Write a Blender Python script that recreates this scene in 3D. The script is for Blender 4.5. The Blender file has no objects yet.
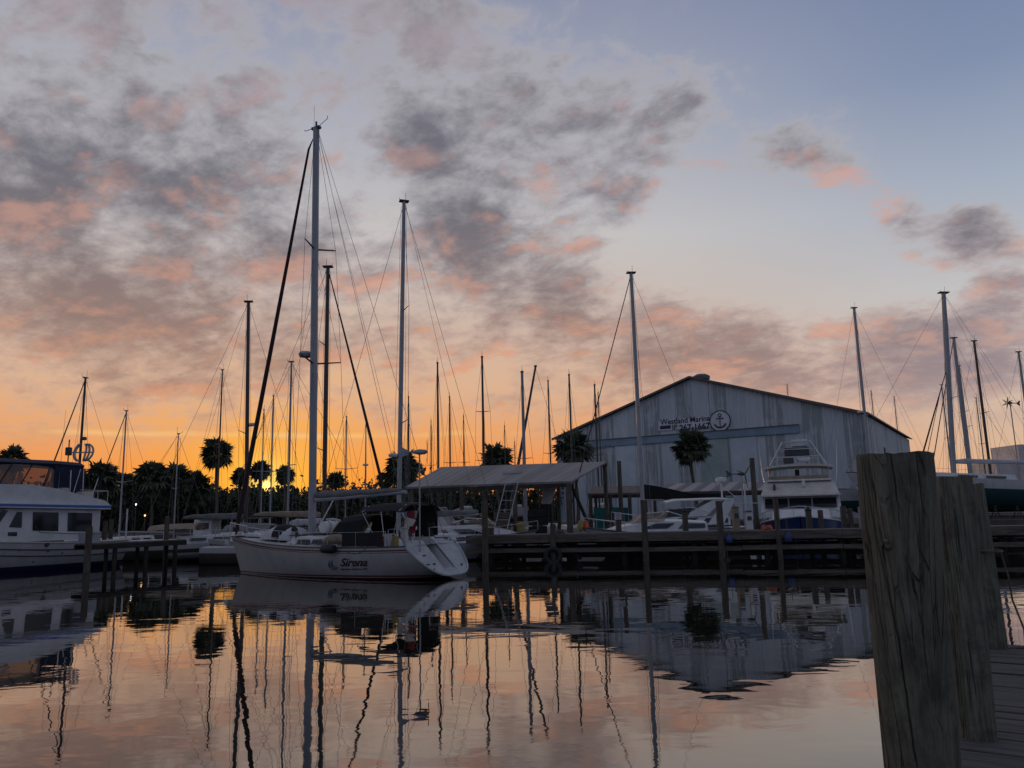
import bpy, bmesh, math, random
from mathutils import Vector, Matrix, noise as mnoise
R = math.radians
SC = bpy.context.scene
COL = SC.collection
random.seed(7)

# ------------------------------------------------------------------ camera
F_PX, CAM_H = 770.0, 2.55
PITCH, ROLL = R(9.5), R(1.36)
_f = Vector((0, math.cos(PITCH), math.sin(PITCH)))
_r0 = Vector((1, 0, 0)); _u0 = _r0.cross(_f)
_r = _r0 * math.cos(ROLL) - _u0 * math.sin(ROLL)
_u = _u0 * math.cos(ROLL) + _r0 * math.sin(ROLL)
CAM = Vector((0, 0, CAM_H))
cd = bpy.data.cameras.new('camera'); cd.sensor_width = 36.0; cd.lens = 36.0 * F_PX / 1024.0
cd.clip_start = 0.05; cd.clip_end = 6000
cam = bpy.data.objects.new('camera', cd); COL.objects.link(cam)
cam.matrix_world = Matrix(((_r.x, _u.x, -_f.x, CAM.x), (_r.y, _u.y, -_f.y, CAM.y), (_r.z, _u.z, -_f.z, CAM.z), (0, 0, 0, 1)))
SC.camera = cam

def ray(px, py):
    return (_f * F_PX + _r * (px - 512) + _u * (384 - py)).normalized()
def P(px, py, Y):
    "the point of the place seen at px, py that stands Y metres ahead"
    d = ray(px, py); return CAM + d * (Y / d.y)
def G(px, py, z=0.0):
    "the point at height z seen at px, py"
    d = ray(px, py); return CAM + d * ((z - CAM_H) / d.z)
def XAT(px, Y, z=1.0):
    "world x of column px at distance Y and height z"
    py = 512.0
    for _ in range(6):
        p = P(px, py, Y)
        py -= (z - p.z) * F_PX / Y
    return P(px, py, Y).x

# ------------------------------------------------------------------ view, world, sun
SC.view_settings.view_transform = 'Standard'; SC.view_settings.look = 'None'
SC.view_settings.exposure = 0.0; SC.view_settings.gamma = 1.0
SC.view_settings.use_curve_mapping = False
SC.render.engine = 'CYCLES'
SC.cycles.use_denoising = True
SC.cycles.max_bounces = 6; SC.cycles.diffuse_bounces = 3; SC.cycles.glossy_bounces = 3
SC.cycles.transparent_max_bounces = 6; SC.cycles.caustics_reflective = False; SC.cycles.caustics_refractive = False
SC.cycles.sample_clamp_indirect = 3.0

def lin(c):
    return tuple((x / 12.92 if x <= 0.04045 else ((x + 0.055) / 1.055) ** 2.4) for x in (v / 255.0 for v in c))
SUN_DIR = ray(266, 486)

class NT:
    "small helper for writing node trees"
    def __init__(s, tree):
        s.t = tree; s.n = tree.nodes; s.l = tree.links
    def put(s, sock, v):
        if hasattr(v, 'is_linked') or isinstance(v, bpy.types.NodeSocket): s.l.new(v, sock)
        else:
            if isinstance(v, (tuple, list, Vector)) and sock.type == 'RGBA' and len(v) == 3: v = (*v, 1)
            sock.default_value = v
    def math(s, op, a, b=0.0, c=None, clamp=False):
        n = s.n.new('ShaderNodeMath'); n.operation = op; n.use_clamp = clamp
        s.put(n.inputs[0], a); s.put(n.inputs[1], b)
        if c is not None: s.put(n.inputs[2], c)
        return n.outputs[0]
    def vec(s, op, a, b=None, scale=None):
        n = s.n.new('ShaderNodeVectorMath'); n.operation = op
        s.put(n.inputs[0], a)
        if b is not None: s.put(n.inputs[1], b)
        if scale is not None: s.put(n.inputs['Scale'], scale)
        return n.outputs['Value'] if op in ('DOT_PRODUCT', 'LENGTH', 'DISTANCE') else n.outputs[0]
    def noise(s, v, scale, detail=2, rough=0.5, dist=0.0, col=False):
        n = s.n.new('ShaderNodeTexNoise'); s.put(n.inputs['Vector'], v)
        n.inputs['Scale'].default_value = scale; n.inputs['Detail'].default_value = detail
        n.inputs['Roughness'].default_value = rough; n.inputs['Distortion'].default_value = dist
        return n.outputs[1 if col else 0]
    def ramp(s, fac, stops, interp='LINEAR'):
        n = s.n.new('ShaderNodeValToRGB'); s.put(n.inputs[0], fac)
        e = n.color_ramp.elements; n.color_ramp.interpolation = interp
        while len(e) < len(stops): e.new(0.5)
        for k, (p, c) in enumerate(stops):
            e[k].position = p; e[k].color = (*c, 1) if len(c) == 3 else c
        return n.outputs[0]
    def mix(s, fac, a, b, mode='MIX'):
        n = s.n.new('ShaderNodeMix'); n.data_type = 'RGBA'; n.blend_type = mode
        s.put(n.inputs[0], fac); s.put(n.inputs[6], a); s.put(n.inputs[7], b)
        return n.outputs[2]
    def smooth(s, v, a, b, lo=0.0, hi=1.0):
        n = s.n.new('ShaderNodeMapRange'); n.interpolation_type = 'SMOOTHSTEP'
        s.put(n.inputs[0], v); n.inputs[1].default_value = a; n.inputs[2].default_value = b
        n.inputs[3].default_value = lo; n.inputs[4].default_value = hi
        return n.outputs[0]

CLOUD_ROT = 24
CLOUD_OFF = (2.5, 36.1, 1.7)
def build_world():
    w = bpy.data.worlds.new('World'); SC.world = w; w.use_nodes = True
    t = NT(w.node_tree); t.n.clear()
    out = t.n.new('ShaderNodeOutputWorld')
    d = t.vec('NORMALIZE', t.n.new('ShaderNodeTexCoord').outputs['Generated'])
    sep = t.n.new('ShaderNodeSeparateXYZ'); t.put(sep.inputs[0], d)
    z = t.math('MAXIMUM', sep.outputs[2], 0.0)
    # angle from the sunset in the horizontal plane
    hz = t.vec('NORMALIZE', t.vec('MULTIPLY', d, (1, 1, 0)))
    sh = Vector((SUN_DIR.x, SUN_DIR.y, 0)).normalized()
    az = t.vec('DOT_PRODUCT', hz, tuple(sh))
    L = lambda *c: lin(c)
    sunset = t.ramp(z, [(0.0, L(246, 130, 46)), (0.05, L(242, 142, 64)), (0.105, L(232, 162, 104)), (0.16, L(218, 176, 144)), (0.24, L(205, 182, 166)),
                        (0.34, L(200, 195, 192)), (0.46, L(172, 175, 187)), (0.6, L(136, 143, 168)), (0.8, L(90, 100, 132)), (1.0, L(62, 75, 106))])
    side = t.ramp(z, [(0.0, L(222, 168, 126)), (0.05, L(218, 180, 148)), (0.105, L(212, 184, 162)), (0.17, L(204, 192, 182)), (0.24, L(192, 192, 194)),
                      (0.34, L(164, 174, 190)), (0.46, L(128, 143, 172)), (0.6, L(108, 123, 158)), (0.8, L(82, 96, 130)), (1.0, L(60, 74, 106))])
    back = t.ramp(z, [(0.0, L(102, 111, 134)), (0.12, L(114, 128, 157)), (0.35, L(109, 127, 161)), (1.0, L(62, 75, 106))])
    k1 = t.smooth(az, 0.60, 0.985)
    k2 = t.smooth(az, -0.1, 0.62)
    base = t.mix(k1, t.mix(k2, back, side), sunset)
    dsun = t.math('MAXIMUM', t.vec('DOT_PRODUCT', d, tuple(SUN_DIR)), 0.0)
    glow = t.math('ADD', t.math('MULTIPLY', t.math('POWER', dsun, 300.0), 0.85), t.math('MULTIPLY', t.math('POWER', dsun, 60.0), 0.36), clamp=True)
    base = t.mix(t.math('MULTIPLY', glow, 0.85), base, L(255, 178, 54))
    base = t.mix(t.math('MULTIPLY', t.math('POWER', dsun, 2600.0), 0.9), base, tuple(v * 1.25 for v in L(255, 216, 110)))
    # clouds: a flat layer far up, seen in perspective
    inv = t.math('DIVIDE', 1.0, t.math('ADD', z, 0.32))
    p0 = t.vec('SCALE', d, scale=inv)
    p0 = t.vec('MULTIPLY', p0, (1, 1, 0))
    rot = t.n.new('ShaderNodeVectorRotate'); rot.rotation_type = 'Z_AXIS'
    t.put(rot.inputs['Vector'], p0); rot.inputs['Angle'].default_value = R(CLOUD_ROT)
    p = t.vec('MULTIPLY', rot.outputs[0], (1.0, 1.15, 1))
    p = t.vec('ADD', p, CLOUD_OFF)
    cover = 0.0
    blobs = [(30, 90, 8, .10), (110, 150, 6, .06), (60, 250, 7, .13), (190, 290, 5, .09), (250, 170, 6, .10), (400, 70, 6, .12), (430, 150, 4, .15), (350, 240, 4, .06), (530, 105, 4.5, .13), (620, 128, 3.2, .14), (690, 95, 3.2, .16), (735, 60, 3, .10),
             (820, 138, 5.2, .36), (60, 345, 5, .10), (180, 345, 5, .09), (290, 350, 4, .10), (390, 345, 4, .10), (480, 250, 4.0, .20), (560, 285, 3, .12), (620, 205, 2.4, .16), (560, 335, 4, .14),
             (660, 350, 4, .20), (770, 352, 4, .22), (880, 355, 4, .24), (960, 352, 4, .22), (975, 216, 2.6, .34), (905, 226, 2, .24), (1000, 262, 2.6, .17),
             (900, 60, 11, -.26), (640, 250, 3, -.08), (760, 250, 6, -.20), (880, 290, 4.0, -.14), (1010, 130, 7, -.2), (780, 40, 6, -.1), (300, 20, 6, -.04), (150, 240, 2.5, -.10), (380, 200, 2.5, -.08)]
    for bx, by, rad, wt in blobs:
        c = ray(bx, by); k = 1.0 / (1.0 - math.cos(R(rad)))
        e = t.math('EXPONENT', t.math('MULTIPLY', t.math('SUBTRACT', t.vec('DOT_PRODUCT', d, tuple(c)), 1.0), k))
        cover = t.math('MULTIPLY_ADD', e, wt, cover)
    def dens(pp, det=8):
        a = t.noise(pp, 3.0, 3, 0.5, 0.3)
        b = t.noise(pp, 7.5, det, 0.60, 0.25)
        o = t.math('ADD', t.math('MULTIPLY', a, 0.42), t.math('MULTIPLY', b, 0.50))
        if det > 4: o = t.math('MULTIPLY_ADD', t.noise(pp, 24.0, 5, 0.62, 0.2), 0.20, o)
        else: o = t.math('ADD', o, 0.10)
        return o
    def mapped(dx, dy):
        q = t.vec('ADD', rot.outputs[0], (dx, dy, 0)); q = t.vec('MULTIPLY', q, (1.0, 1.15, 1))
        return t.vec('ADD', q, CLOUD_OFF)
    d0 = t.math('ADD', dens(p), cover)
    a = R(CLOUD_ROT); sx, sy = sh.x * math.cos(a) - sh.y * math.sin(a), sh.x * math.sin(a) + sh.y * math.cos(a)
    dl = dens(p, 4)
    d1 = dens(mapped(sx * 0.075, sy * 0.075), 4)
    alpha = t.math('ADD', t.math('MULTIPLY', t.smooth(d0, 0.545, 0.64), 0.60), t.math('MULTIPLY', t.smooth(d0, 0.48, 0.72), 0.42))
    core = t.smooth(d0, 0.57, 0.82)
    lit = t.smooth(t.math('SUBTRACT', dl, d1), 0.0, 0.15)
    lowk = t.smooth(z, 0.08, 0.40)
    coreC = t.mix(lowk, t.mix(k1, L(152, 136, 142), L(166, 130, 114)), L(104, 102, 112))
    thinC = t.mix(lowk, t.mix(k1, L(196, 172, 164), L(214, 172, 142)), L(176, 173, 178))
    litC = t.mix(lowk, t.mix(k1, L(212, 166, 148), L(228, 158, 116)), L(214, 160, 142))
    pink = t.mix(t.smooth(z, 0.36, 0.56), litC, L(164, 150, 158))
    cc = t.mix(core, thinC, coreC)
    front = t.smooth(az, 0.2, 0.8)
    cc = t.mix(t.math('MULTIPLY', t.math('MULTIPLY', lit, t.math('MULTIPLY_ADD', core, -0.40, 0.92)), front), cc, pink)
    fade = t.smooth(z, 0.055, 0.15)
    alpha = t.math('MULTIPLY', t.math('MULTIPLY', alpha, fade), 0.92)
    colr = t.mix(alpha, base, cc)
    # a thin bright streak of cirrus low over the sunset
    st = t.smooth(t.math('ABSOLUTE', t.math('SUBTRACT', t.math('ADD', z, t.math('MULTIPLY', t.noise(hz, 6, 2), 0.02)), 0.1115)), 0.0, 0.0055, 1.0, 0.0)
    st = t.math('MULTIPLY', t.math('MULTIPLY', st, t.smooth(az, 0.93, 0.99)), t.smooth(t.noise(hz, 9, 3), 0.35, 0.6))
    colr = t.mix(t.math('MULTIPLY', st, 0.35), colr, L(255, 214, 140))
    # the sun itself, half sunk in the trees
    disc = t.smooth(dsun, math.cos(R(0.40)), math.cos(R(0.26)))
    lp = t.mix(disc, colr, tuple(v * 2.6 for v in L(255, 205, 110)))
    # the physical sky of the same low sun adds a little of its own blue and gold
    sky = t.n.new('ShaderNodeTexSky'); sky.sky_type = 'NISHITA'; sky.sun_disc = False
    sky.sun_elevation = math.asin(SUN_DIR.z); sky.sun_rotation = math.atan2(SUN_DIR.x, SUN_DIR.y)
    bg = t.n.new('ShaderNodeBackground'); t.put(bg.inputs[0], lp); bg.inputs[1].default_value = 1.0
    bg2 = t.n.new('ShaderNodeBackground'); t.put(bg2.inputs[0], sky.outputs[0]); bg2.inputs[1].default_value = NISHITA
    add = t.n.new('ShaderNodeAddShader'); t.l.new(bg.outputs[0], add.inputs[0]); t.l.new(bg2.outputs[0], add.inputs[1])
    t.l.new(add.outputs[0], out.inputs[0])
    w.cycles.sampling_method = 'MANUAL'; w.cycles.sample_map_resolution = 512
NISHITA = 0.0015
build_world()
sd = bpy.data.lights.new('sun', 'SUN'); sd.energy = 0.6; sd.angle = R(0.53); sd.color = (1.0, 0.55, 0.22)
sun = bpy.data.objects.new('sun', sd); COL.objects.link(sun)
sun.rotation_euler = (-SUN_DIR).to_track_quat('-Z', 'Y').to_euler()

# ------------------------------------------------------------------ materials
def mat(name, c, rough=0.6, var=0.18, scale=3.0, metal=0.0, bump=0.0, stretch=(1, 1, 1), c2=None, spec=0.5):
    m = bpy.data.materials.new(name); m.use_nodes = True
    t = NT(m.node_tree); b = t.n['Principled BSDF']
    co = t.n.new('ShaderNodeTexCoord').outputs['Object']
    v = t.vec('MULTIPLY', co, stretch)
    n = t.noise(v, scale, 6, 0.62)
    k = t.smooth(n, 0.32, 0.70)
    lo = c2 if c2 else tuple(x * (1 - var) for x in c)
    hi = c if c2 else tuple(min(1, x * (1 + var * 0.6)) for x in c)
    t.put(b.inputs['Base Color'], t.mix(k, lo, hi))
    b.inputs['Roughness'].default_value = rough; b.inputs['Metallic'].default_value = metal
    b.inputs['Specular IOR Level'].default_value = spec
    if bump:
        bn = t.n.new('ShaderNodeBump'); bn.inputs['Strength'].default_value = bump; bn.inputs['Distance'].default_value = 0.02
        t.put(bn.inputs['Height'], t.noise(v, scale * 4, 5, 0.6)); t.l.new(bn.outputs[0], b.inputs['Normal'])
    return m

M = dict(
    white=mat('white_gelcoat', (0.62, 0.62, 0.62), 0.35, 0.12, 1.5),
    cream=mat('cream_gelcoat', (0.55, 0.52, 0.46), 0.4, 0.15, 1.5),
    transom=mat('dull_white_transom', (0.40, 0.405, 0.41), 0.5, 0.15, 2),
    deck=mat('deck_nonskid', (0.48, 0.48, 0.46), 0.7, 0.2, 2),
    greyhull=mat('grey_hull_paint', (0.34, 0.35, 0.37), 0.45, 0.15, 2),
    navy=mat('navy_paint', (0.02, 0.05, 0.16), 0.3, 0.2, 2),
    bluestripe=mat('blue_stripe_paint', (0.04, 0.12, 0.42), 0.4, 0.1, 2),
    maroon=mat('maroon_paint', (0.12, 0.015, 0.02), 0.4, 0.2, 2),
    teal=mat('teal_antifouling', (0.02, 0.12, 0.12), 0.8, 0.3, 1.5),
    alu=mat('aluminium', (0.55, 0.57, 0.6), 0.42, 0.1, 2, metal=0.85),
    alupale=mat('painted_mast', (0.32, 0.335, 0.36), 0.5, 0.1, 1),
    darkmast=mat('dark_bronze_mast', (0.05, 0.045, 0.042), 0.5, 0.2, 1),
    steel=mat('stainless_steel', (0.5, 0.5, 0.5), 0.3, 0.1, 3, metal=0.9),
    wire=mat('rigging_wire', (0.12, 0.12, 0.12), 0.5, 0.1, 3, metal=0.4),
    black=mat('black_rubber', (0.012, 0.012, 0.013), 0.6, 0.3, 4),
    darkgrey=mat('dark_grey_plastic', (0.05, 0.052, 0.056), 0.5, 0.25, 4),
    glass=mat('dark_cabin_glass', (0.012, 0.014, 0.017), 0.06, 0.2, 1, spec=0.6),
    navycloth=mat('navy_canvas', (0.018, 0.026, 0.06), 0.9, 0.25, 3),
    blackcloth=mat('black_canvas', (0.014, 0.013, 0.014), 0.92, 0.3, 3),
    greycloth=mat('grey_sail_cover', (0.19, 0.18, 0.18), 0.9, 0.25, 2.5, bump=0.3),
    whitecloth=mat('white_sailcloth', (0.52, 0.52, 0.54), 0.85, 0.15, 2.5, bump=0.3),
    tancloth=mat('tan_canvas', (0.30, 0.24, 0.17), 0.9, 0.2, 3, bump=0.2),
    furl=mat('furled_genoa_cover', (0.035, 0.02, 0.022), 0.85, 0.4, 4),
    pile=mat('weathered_pile_wood', (0.105, 0.088, 0.062), 0.9, 0.4, 2.2, bump=0.9, stretch=(6, 6, 0.7), c2=(0.038, 0.032, 0.024)),
    pilegrey=mat('grey_dock_pile', (0.13, 0.11, 0.09), 0.9, 0.4, 2.2, bump=0.6, stretch=(5, 5, 0.7), c2=(0.06, 0.048, 0.038)),
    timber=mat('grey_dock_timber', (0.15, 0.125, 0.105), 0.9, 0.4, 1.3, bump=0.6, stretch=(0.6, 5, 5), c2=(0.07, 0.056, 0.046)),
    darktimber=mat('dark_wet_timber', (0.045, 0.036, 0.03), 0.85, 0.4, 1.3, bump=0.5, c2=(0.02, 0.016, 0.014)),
    trunk=mat('palm_trunk', (0.10, 0.078, 0.06), 0.95, 0.4, 3, bump=0.8, stretch=(1, 1, 4)),
    frond=mat('palm_frond', (0.10, 0.13, 0.075), 0.7, 0.5, 2, c2=(0.04, 0.055, 0.03)),
    leaf=mat('tree_leaf', (0.05, 0.07, 0.03), 0.8, 0.5, 0.8, c2=(0.018, 0.028, 0.012)),
    orange=mat('orange_plastic', (0.55, 0.09, 0.03), 0.5, 0.2, 4),
    yellow=mat('yellow_plastic', (0.30, 0.22, 0.06), 0.5, 0.2, 4),
    red=mat('red_cloth', (0.22, 0.02, 0.025), 0.85, 0.3, 4),
    tealpanel=mat('teal_tarp', (0.02, 0.20, 0.19), 0.7, 0.25, 2),
    bluefender=mat('blue_fender', (0.02, 0.045, 0.13), 0.5, 0.2, 4),
    rope=mat('rope', (0.13, 0.11, 0.085), 0.95, 0.3, 9),
    brick=mat('pale_render', (0.62, 0.58, 0.55), 0.9, 0.15, 0.6),
    brownroof=mat('brown_roof', (0.16, 0.12, 0.10), 0.8, 0.3, 2),
)
def stripe_roof(name, ca, cb, freq, axis=0, rough=0.55, rust=0.3, stripes=None):
    "corrugated sheet: ribs along the fall, weathered in sheet-wide bands"
    m = bpy.data.materials.new(name); m.use_nodes = True
    t = NT(m.node_tree); b = t.n['Principled BSDF']
    uv = t.n.new('ShaderNodeTexCoord').outputs['UV']
    s = t.n.new('ShaderNodeSeparateXYZ'); t.put(s.inputs[0], uv)
    band = t.noise(t.vec('MULTIPLY', uv, (freq / 4, 0.05, 1)), 1.0, 2) if not stripes else t.math('MULTIPLY_ADD', t.math('SINE', t.math('MULTIPLY', s.outputs[0], 6.283 / stripes)), 0.3, 0.5)
    stain = t.noise(t.vec('MULTIPLY', uv, (1.2, 0.5, 1)), 1.3, 6, 0.65)
    c = t.mix(t.smooth(band, 0.42, 0.58), ca, cb)
    c = t.mix(t.math('MULTIPLY', t.smooth(stain, 0.5, 0.72), rust), c, (0.10, 0.085, 0.08))
    t.put(b.inputs['Base Color'], c); b.inputs['Roughness'].default_value = rough
    bn = t.n.new('ShaderNodeBump'); bn.inputs['Strength'].default_value = 0.5; bn.inputs['Distance'].default_value = 0.03
    t.put(bn.inputs['Height'], t.math('SINE', t.math('MULTIPLY', s.outputs[0], freq * 6.283)))
    t.l.new(bn.outputs[0], b.inputs['Normal'])
    return m
M['shedroof'] = stripe_roof('galvanised_shed_roof', (0.20, 0.195, 0.195), (0.12, 0.115, 0.115), 4.0, rust=0.6)
M['awning'] = stripe_roof('striped_awning_sheet', (0.36, 0.32, 0.30), (0.15, 0.135, 0.135), 2.6, rust=0.3, stripes=0.75)

def hull_mat(name, top, bottom, boot_z, stripe=None, sheer=None, rough=0.4):
    m = bpy.data.materials.new(name); m.use_nodes = True
    t = NT(m.node_tree); b = t.n['Principled BSDF']
    tc = t.n.new('ShaderNodeTexCoord')
    s = t.n.new('ShaderNodeSeparateXYZ'); t.put(s.inputs[0], tc.outputs['Object'])
    u = t.n.new('ShaderNodeSeparateXYZ'); t.put(u.inputs[0], tc.outputs['UV'])
    n = t.noise(t.vec('MULTIPLY', tc.outputs['Object'], (1, 1, 0.5)), 1.7, 6, 0.6)
    c = t.mix(t.smooth(n, 0.3, 0.7), tuple(x * 0.84 for x in top), top)
    streak = t.noise(t.vec('MULTIPLY', tc.outputs['Object'], (5, 5, 0.35)), 1.0, 4)
    c = t.mix(t.math('MULTIPLY', t.smooth(streak, 0.56, 0.75), 0.22), c, (0.16, 0.13, 0.09))
    if sheer:
        for (a, e, cc) in sheer:
            k = t.math('MULTIPLY', t.math('GREATER_THAN', u.outputs[1], a), t.math('LESS_THAN', u.outputs[1], e))
            c = t.mix(k, c, cc)
    if stripe:
        for (a, e, cc) in stripe:
            k = t.math('MULTIPLY', t.math('GREATER_THAN', s.outputs[2], a), t.math('LESS_THAN', s.outputs[2], e))
            c = t.mix(k, c, cc)
    c = t.mix(t.math('LESS_THAN', s.outputs[2], boot_z), c, bottom)
    t.put(b.inputs['Base Color'], c); b.inputs['Roughness'].default_value = rough
    return m
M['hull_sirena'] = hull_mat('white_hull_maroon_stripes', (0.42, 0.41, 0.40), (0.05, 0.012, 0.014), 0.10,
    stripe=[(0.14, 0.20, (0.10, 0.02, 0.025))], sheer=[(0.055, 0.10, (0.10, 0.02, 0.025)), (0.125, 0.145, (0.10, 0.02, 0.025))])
M['hull_white'] = hull_mat('white_hull_blue_stripe', (0.55, 0.55, 0.55), (0.02, 0.03, 0.07), 0.10, sheer=[(0.06, 0.12, (0.03, 0.06, 0.2))])
M['hull_plain'] = hull_mat('plain_white_hull', (0.58, 0.58, 0.58), (0.03, 0.03, 0.035), 0.08)
M['hull_grey'] = hull_mat('grey_hull_blue_line', (0.36, 0.36, 0.37), (0.03, 0.03, 0.03), 0.08, sheer=[(0.20, 0.27, (0.03, 0.06, 0.16))])
M['hull_blue'] = hull_mat('deep_blue_hull', (0.015, 0.06, 0.20), (0.015, 0.02, 0.04), 0.08, rough=0.25)
M['hull_hauled'] = hull_mat('white_hull_teal_bottom', (0.55, 0.55, 0.56), (0.012, 0.055, 0.06), 0.0, stripe=[(0.95, 1.02, (0.2, 0.05, 0.05))])
M['hull_trawler'] = hull_mat('white_trawler_hull', (0.46, 0.46, 0.46), (0.015, 0.025, 0.08), 0.32)
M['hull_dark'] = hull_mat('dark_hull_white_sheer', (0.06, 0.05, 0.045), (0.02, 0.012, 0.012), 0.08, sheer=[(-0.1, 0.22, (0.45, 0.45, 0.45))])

# ------------------------------------------------------------------ mesh helpers
class MB:
    "collects shapes for ONE mesh object"
    def __init__(s): s.v = []; s.f = []; s.uv = {}
    def add(s, vs, fs):
        o = len(s.v); s.v += [tuple(v) for v in vs]; s.f += [tuple(i + o for i in f) for f in fs]; return s
    def box(s, c, size, rz=0.0, taper=1.0, ry=0.0):
        x, y, z = (k / 2 for k in size); c = Vector(c)
        m = Matrix.Rotation(rz, 3, 'Z') @ Matrix.Rotation(ry, 3, 'Y')
        vs = [c + m @ Vector((sx * x * (taper if sz > 0 else 1), sy * y * (taper if sz > 0 else 1), sz * z)) for sz in (-1, 1) for sx, sy in ((-1, -1), (1, -1), (1, 1), (-1, 1))]
        return s.add(vs, [(3, 2, 1, 0), (4, 5, 6, 7), (0, 1, 5, 4), (1, 2, 6, 5), (2, 3, 7, 6), (3, 0, 4, 7)])
    def beam(s, a, b, w, h):
        "square bar from a to b, w wide and h high"
        a, b = Vector(a), Vector(b); d = (b - a).normalized()
        up = Vector((0, 0, 1)) if abs(d.z) < 0.95 else Vector((0, 1, 0))
        sd = d.cross(up).normalized(); up = sd.cross(d).normalized()
        vs = [q + sd * (i * w / 2) + up * (j * h / 2) for q in (a, b) for i, j in ((-1, -1), (1, -1), (1, 1), (-1, 1))]
        return s.add(vs, [(0, 1, 2, 3), (7, 6, 5, 4), (0, 4, 5, 1), (1, 5, 6, 2), (2, 6, 7, 3), (3, 7, 4, 0)])
    def tube(s, pts, r, n=6, flat=1.0):
        pts = [Vector(p) for p in pts]
        rs = r if isinstance(r, (list, tuple)) else [r] * len(pts)
        rings = []; o = len(s.v)
        prev = None
        for k, p in enumerate(pts):
            d = (pts[min(k + 1, len(pts) - 1)] - pts[max(k - 1, 0)]).normalized()
            if prev is None:
                ref = Vector((0, 0, 1)) if abs(d.z) < 0.9 else Vector((1, 0, 0))
                a = d.cross(ref).normalized()
            else:
                a = (prev - d * prev.dot(d)).normalized()
            prev = a; b = d.cross(a)
            s.v += [tuple(p + a * (math.cos(q) * rs[k]) + b * (math.sin(q) * rs[k] * flat)) for q in (2 * math.pi * j / n for j in range(n))]
        for k in range(len(pts) - 1):
            for j in range(n):
                a0 = o + k * n + j; a1 = o + k * n + (j + 1) % n
                s.f.append((a0, a1, a1 + n, a0 + n))
        s.f.append(tuple(o + j for j in reversed(range(n)))); s.f.append(tuple(o + (len(pts) - 1) * n + j for j in range(n)))
        return s
    def lathe(s, prof, c=(0, 0, 0), n=14, axis='Z'):
        c = Vector(c); o = len(s.v)
        for r, z in prof:
            for j in range(n):
                q = 2 * math.pi * j / n
                p = Vector((r * math.cos(q), r * math.sin(q), z))
                if axis == 'X': p = Vector((z, p.x, p.y))
                if axis == 'Y': p = Vector((p.x, z, p.y))
                s.v.append(tuple(c + p))
        for k in range(len(prof) - 1):
            for j in range(n):
                a0 = o + k * n + j; a1 = o + k * n + (j + 1) % n
                s.f.append((a0, a1, a1 + n, a0 + n))
        s.f.append(tuple(o + j for j in reversed(range(n)))); s.f.append(tuple(o + (len(prof) - 1) * n + j for j in range(n)))
        return s
    def prism(s, poly, thick):
        "extrudes a 3-D polygon by the vector thick"
        n = len(poly); a = [Vector(p) for p in poly]; th = Vector(thick)
        return s.add(a + [p + th for p in a], [tuple(reversed(range(n))), tuple(range(n, 2 * n))] + [(k, (k + 1) % n, n + (k + 1) % n, n + k) for k in range(n)])
    def loft(s, rings, close=True, cap=True):
        n = len(rings[0]); o = len(s.v)
        for r in rings: s.v += [tuple(p) for p in r]
        m = n if close else n - 1
        for k in range(len(rings) - 1):
            for j in range(m):
                a0 = o + k * n + j; a1 = o + k * n + (j + 1) % n
                s.f.append((a0, a1, a1 + n, a0 + n))
        if cap:
            s.f.append(tuple(o + j for j in reversed(range(n)))); s.f.append(tuple(o + (len(rings) - 1) * n + j for j in range(n)))
        return s
    def build(s, name, m, parent=None, smooth=False, bevel=0.0, uv=None):
        me = bpy.data.meshes.new(name); me.from_pydata(s.v, [], s.f)
        if uv:
            l = me.uv_layers.new(name='UVMap')
            for lp in me.loops: l.data[lp.index].uv = uv(lp.vertex_index)
        bm = bmesh.new(); bm.from_mesh(me)
        bmesh.ops.recalc_face_normals(bm, faces=bm.faces)
        if bevel: bmesh.ops.bevel(bm, geom=list(bm.edges), offset=bevel, segments=1, affect='EDGES')
        if smooth:
            for f in bm.faces: f.smooth = True
            for e in bm.edges:
                if len(e.link_faces) == 2 and e.calc_face_angle() > R(40): e.smooth = False
        bm.to_mesh(me); bm.free()
        me.materials.append(M[m] if isinstance(m, str) else m)
        ob = bpy.data.objects.new(name, me); COL.objects.link(ob)
        if parent: ob.parent = parent
        return ob

def tag(o, label=None, cat=None, group=None, kind=None):
    if label: o['label'] = label
    if cat: o['category'] = cat
    if group: o['group'] = group
    if kind: o['kind'] = kind
    return o
def thing(name, label, cat, loc=(0, 0, 0), rz=0.0, group=None):
    o = bpy.data.objects.new(name, None); COL.objects.link(o)
    o.location = loc; o.rotation_euler = (0, 0, rz); o.empty_display_size = 0.3
    return tag(o, label, cat, group)
def copy_tree(o, parent=None):
    c = o.copy(); COL.objects.link(c)
    if parent: c.parent = parent
    for ch in [x for x in bpy.data.objects if x.parent == o]: copy_tree(ch, c)
    return c
def text_mesh(name, body, size, m, mw, parent=None, bold=0.0, shear=0.0, spacing=1.0, depth=0.004, align='CENTER'):
    cu = bpy.data.curves.new(name, 'FONT'); cu.body = body; cu.size = size; cu.align_x = align; cu.align_y = 'CENTER'
    cu.offset = bold; cu.shear = shear; cu.space_character = spacing; cu.extrude = depth
    ob = bpy.data.objects.new(name, cu); COL.objects.link(ob)
    dg = bpy.context.evaluated_depsgraph_get(); dg.update()
    me = bpy.data.meshes.new_from_object(ob.evaluated_get(dg)); bpy.data.objects.remove(ob); bpy.data.curves.remove(cu)
    me.materials.clear(); me.materials.append(M[m] if isinstance(m, str) else m)
    o = bpy.data.objects.new(name, me); COL.objects.link(o)
    if parent: o.parent = parent
    o.matrix_local = mw
    return o

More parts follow.
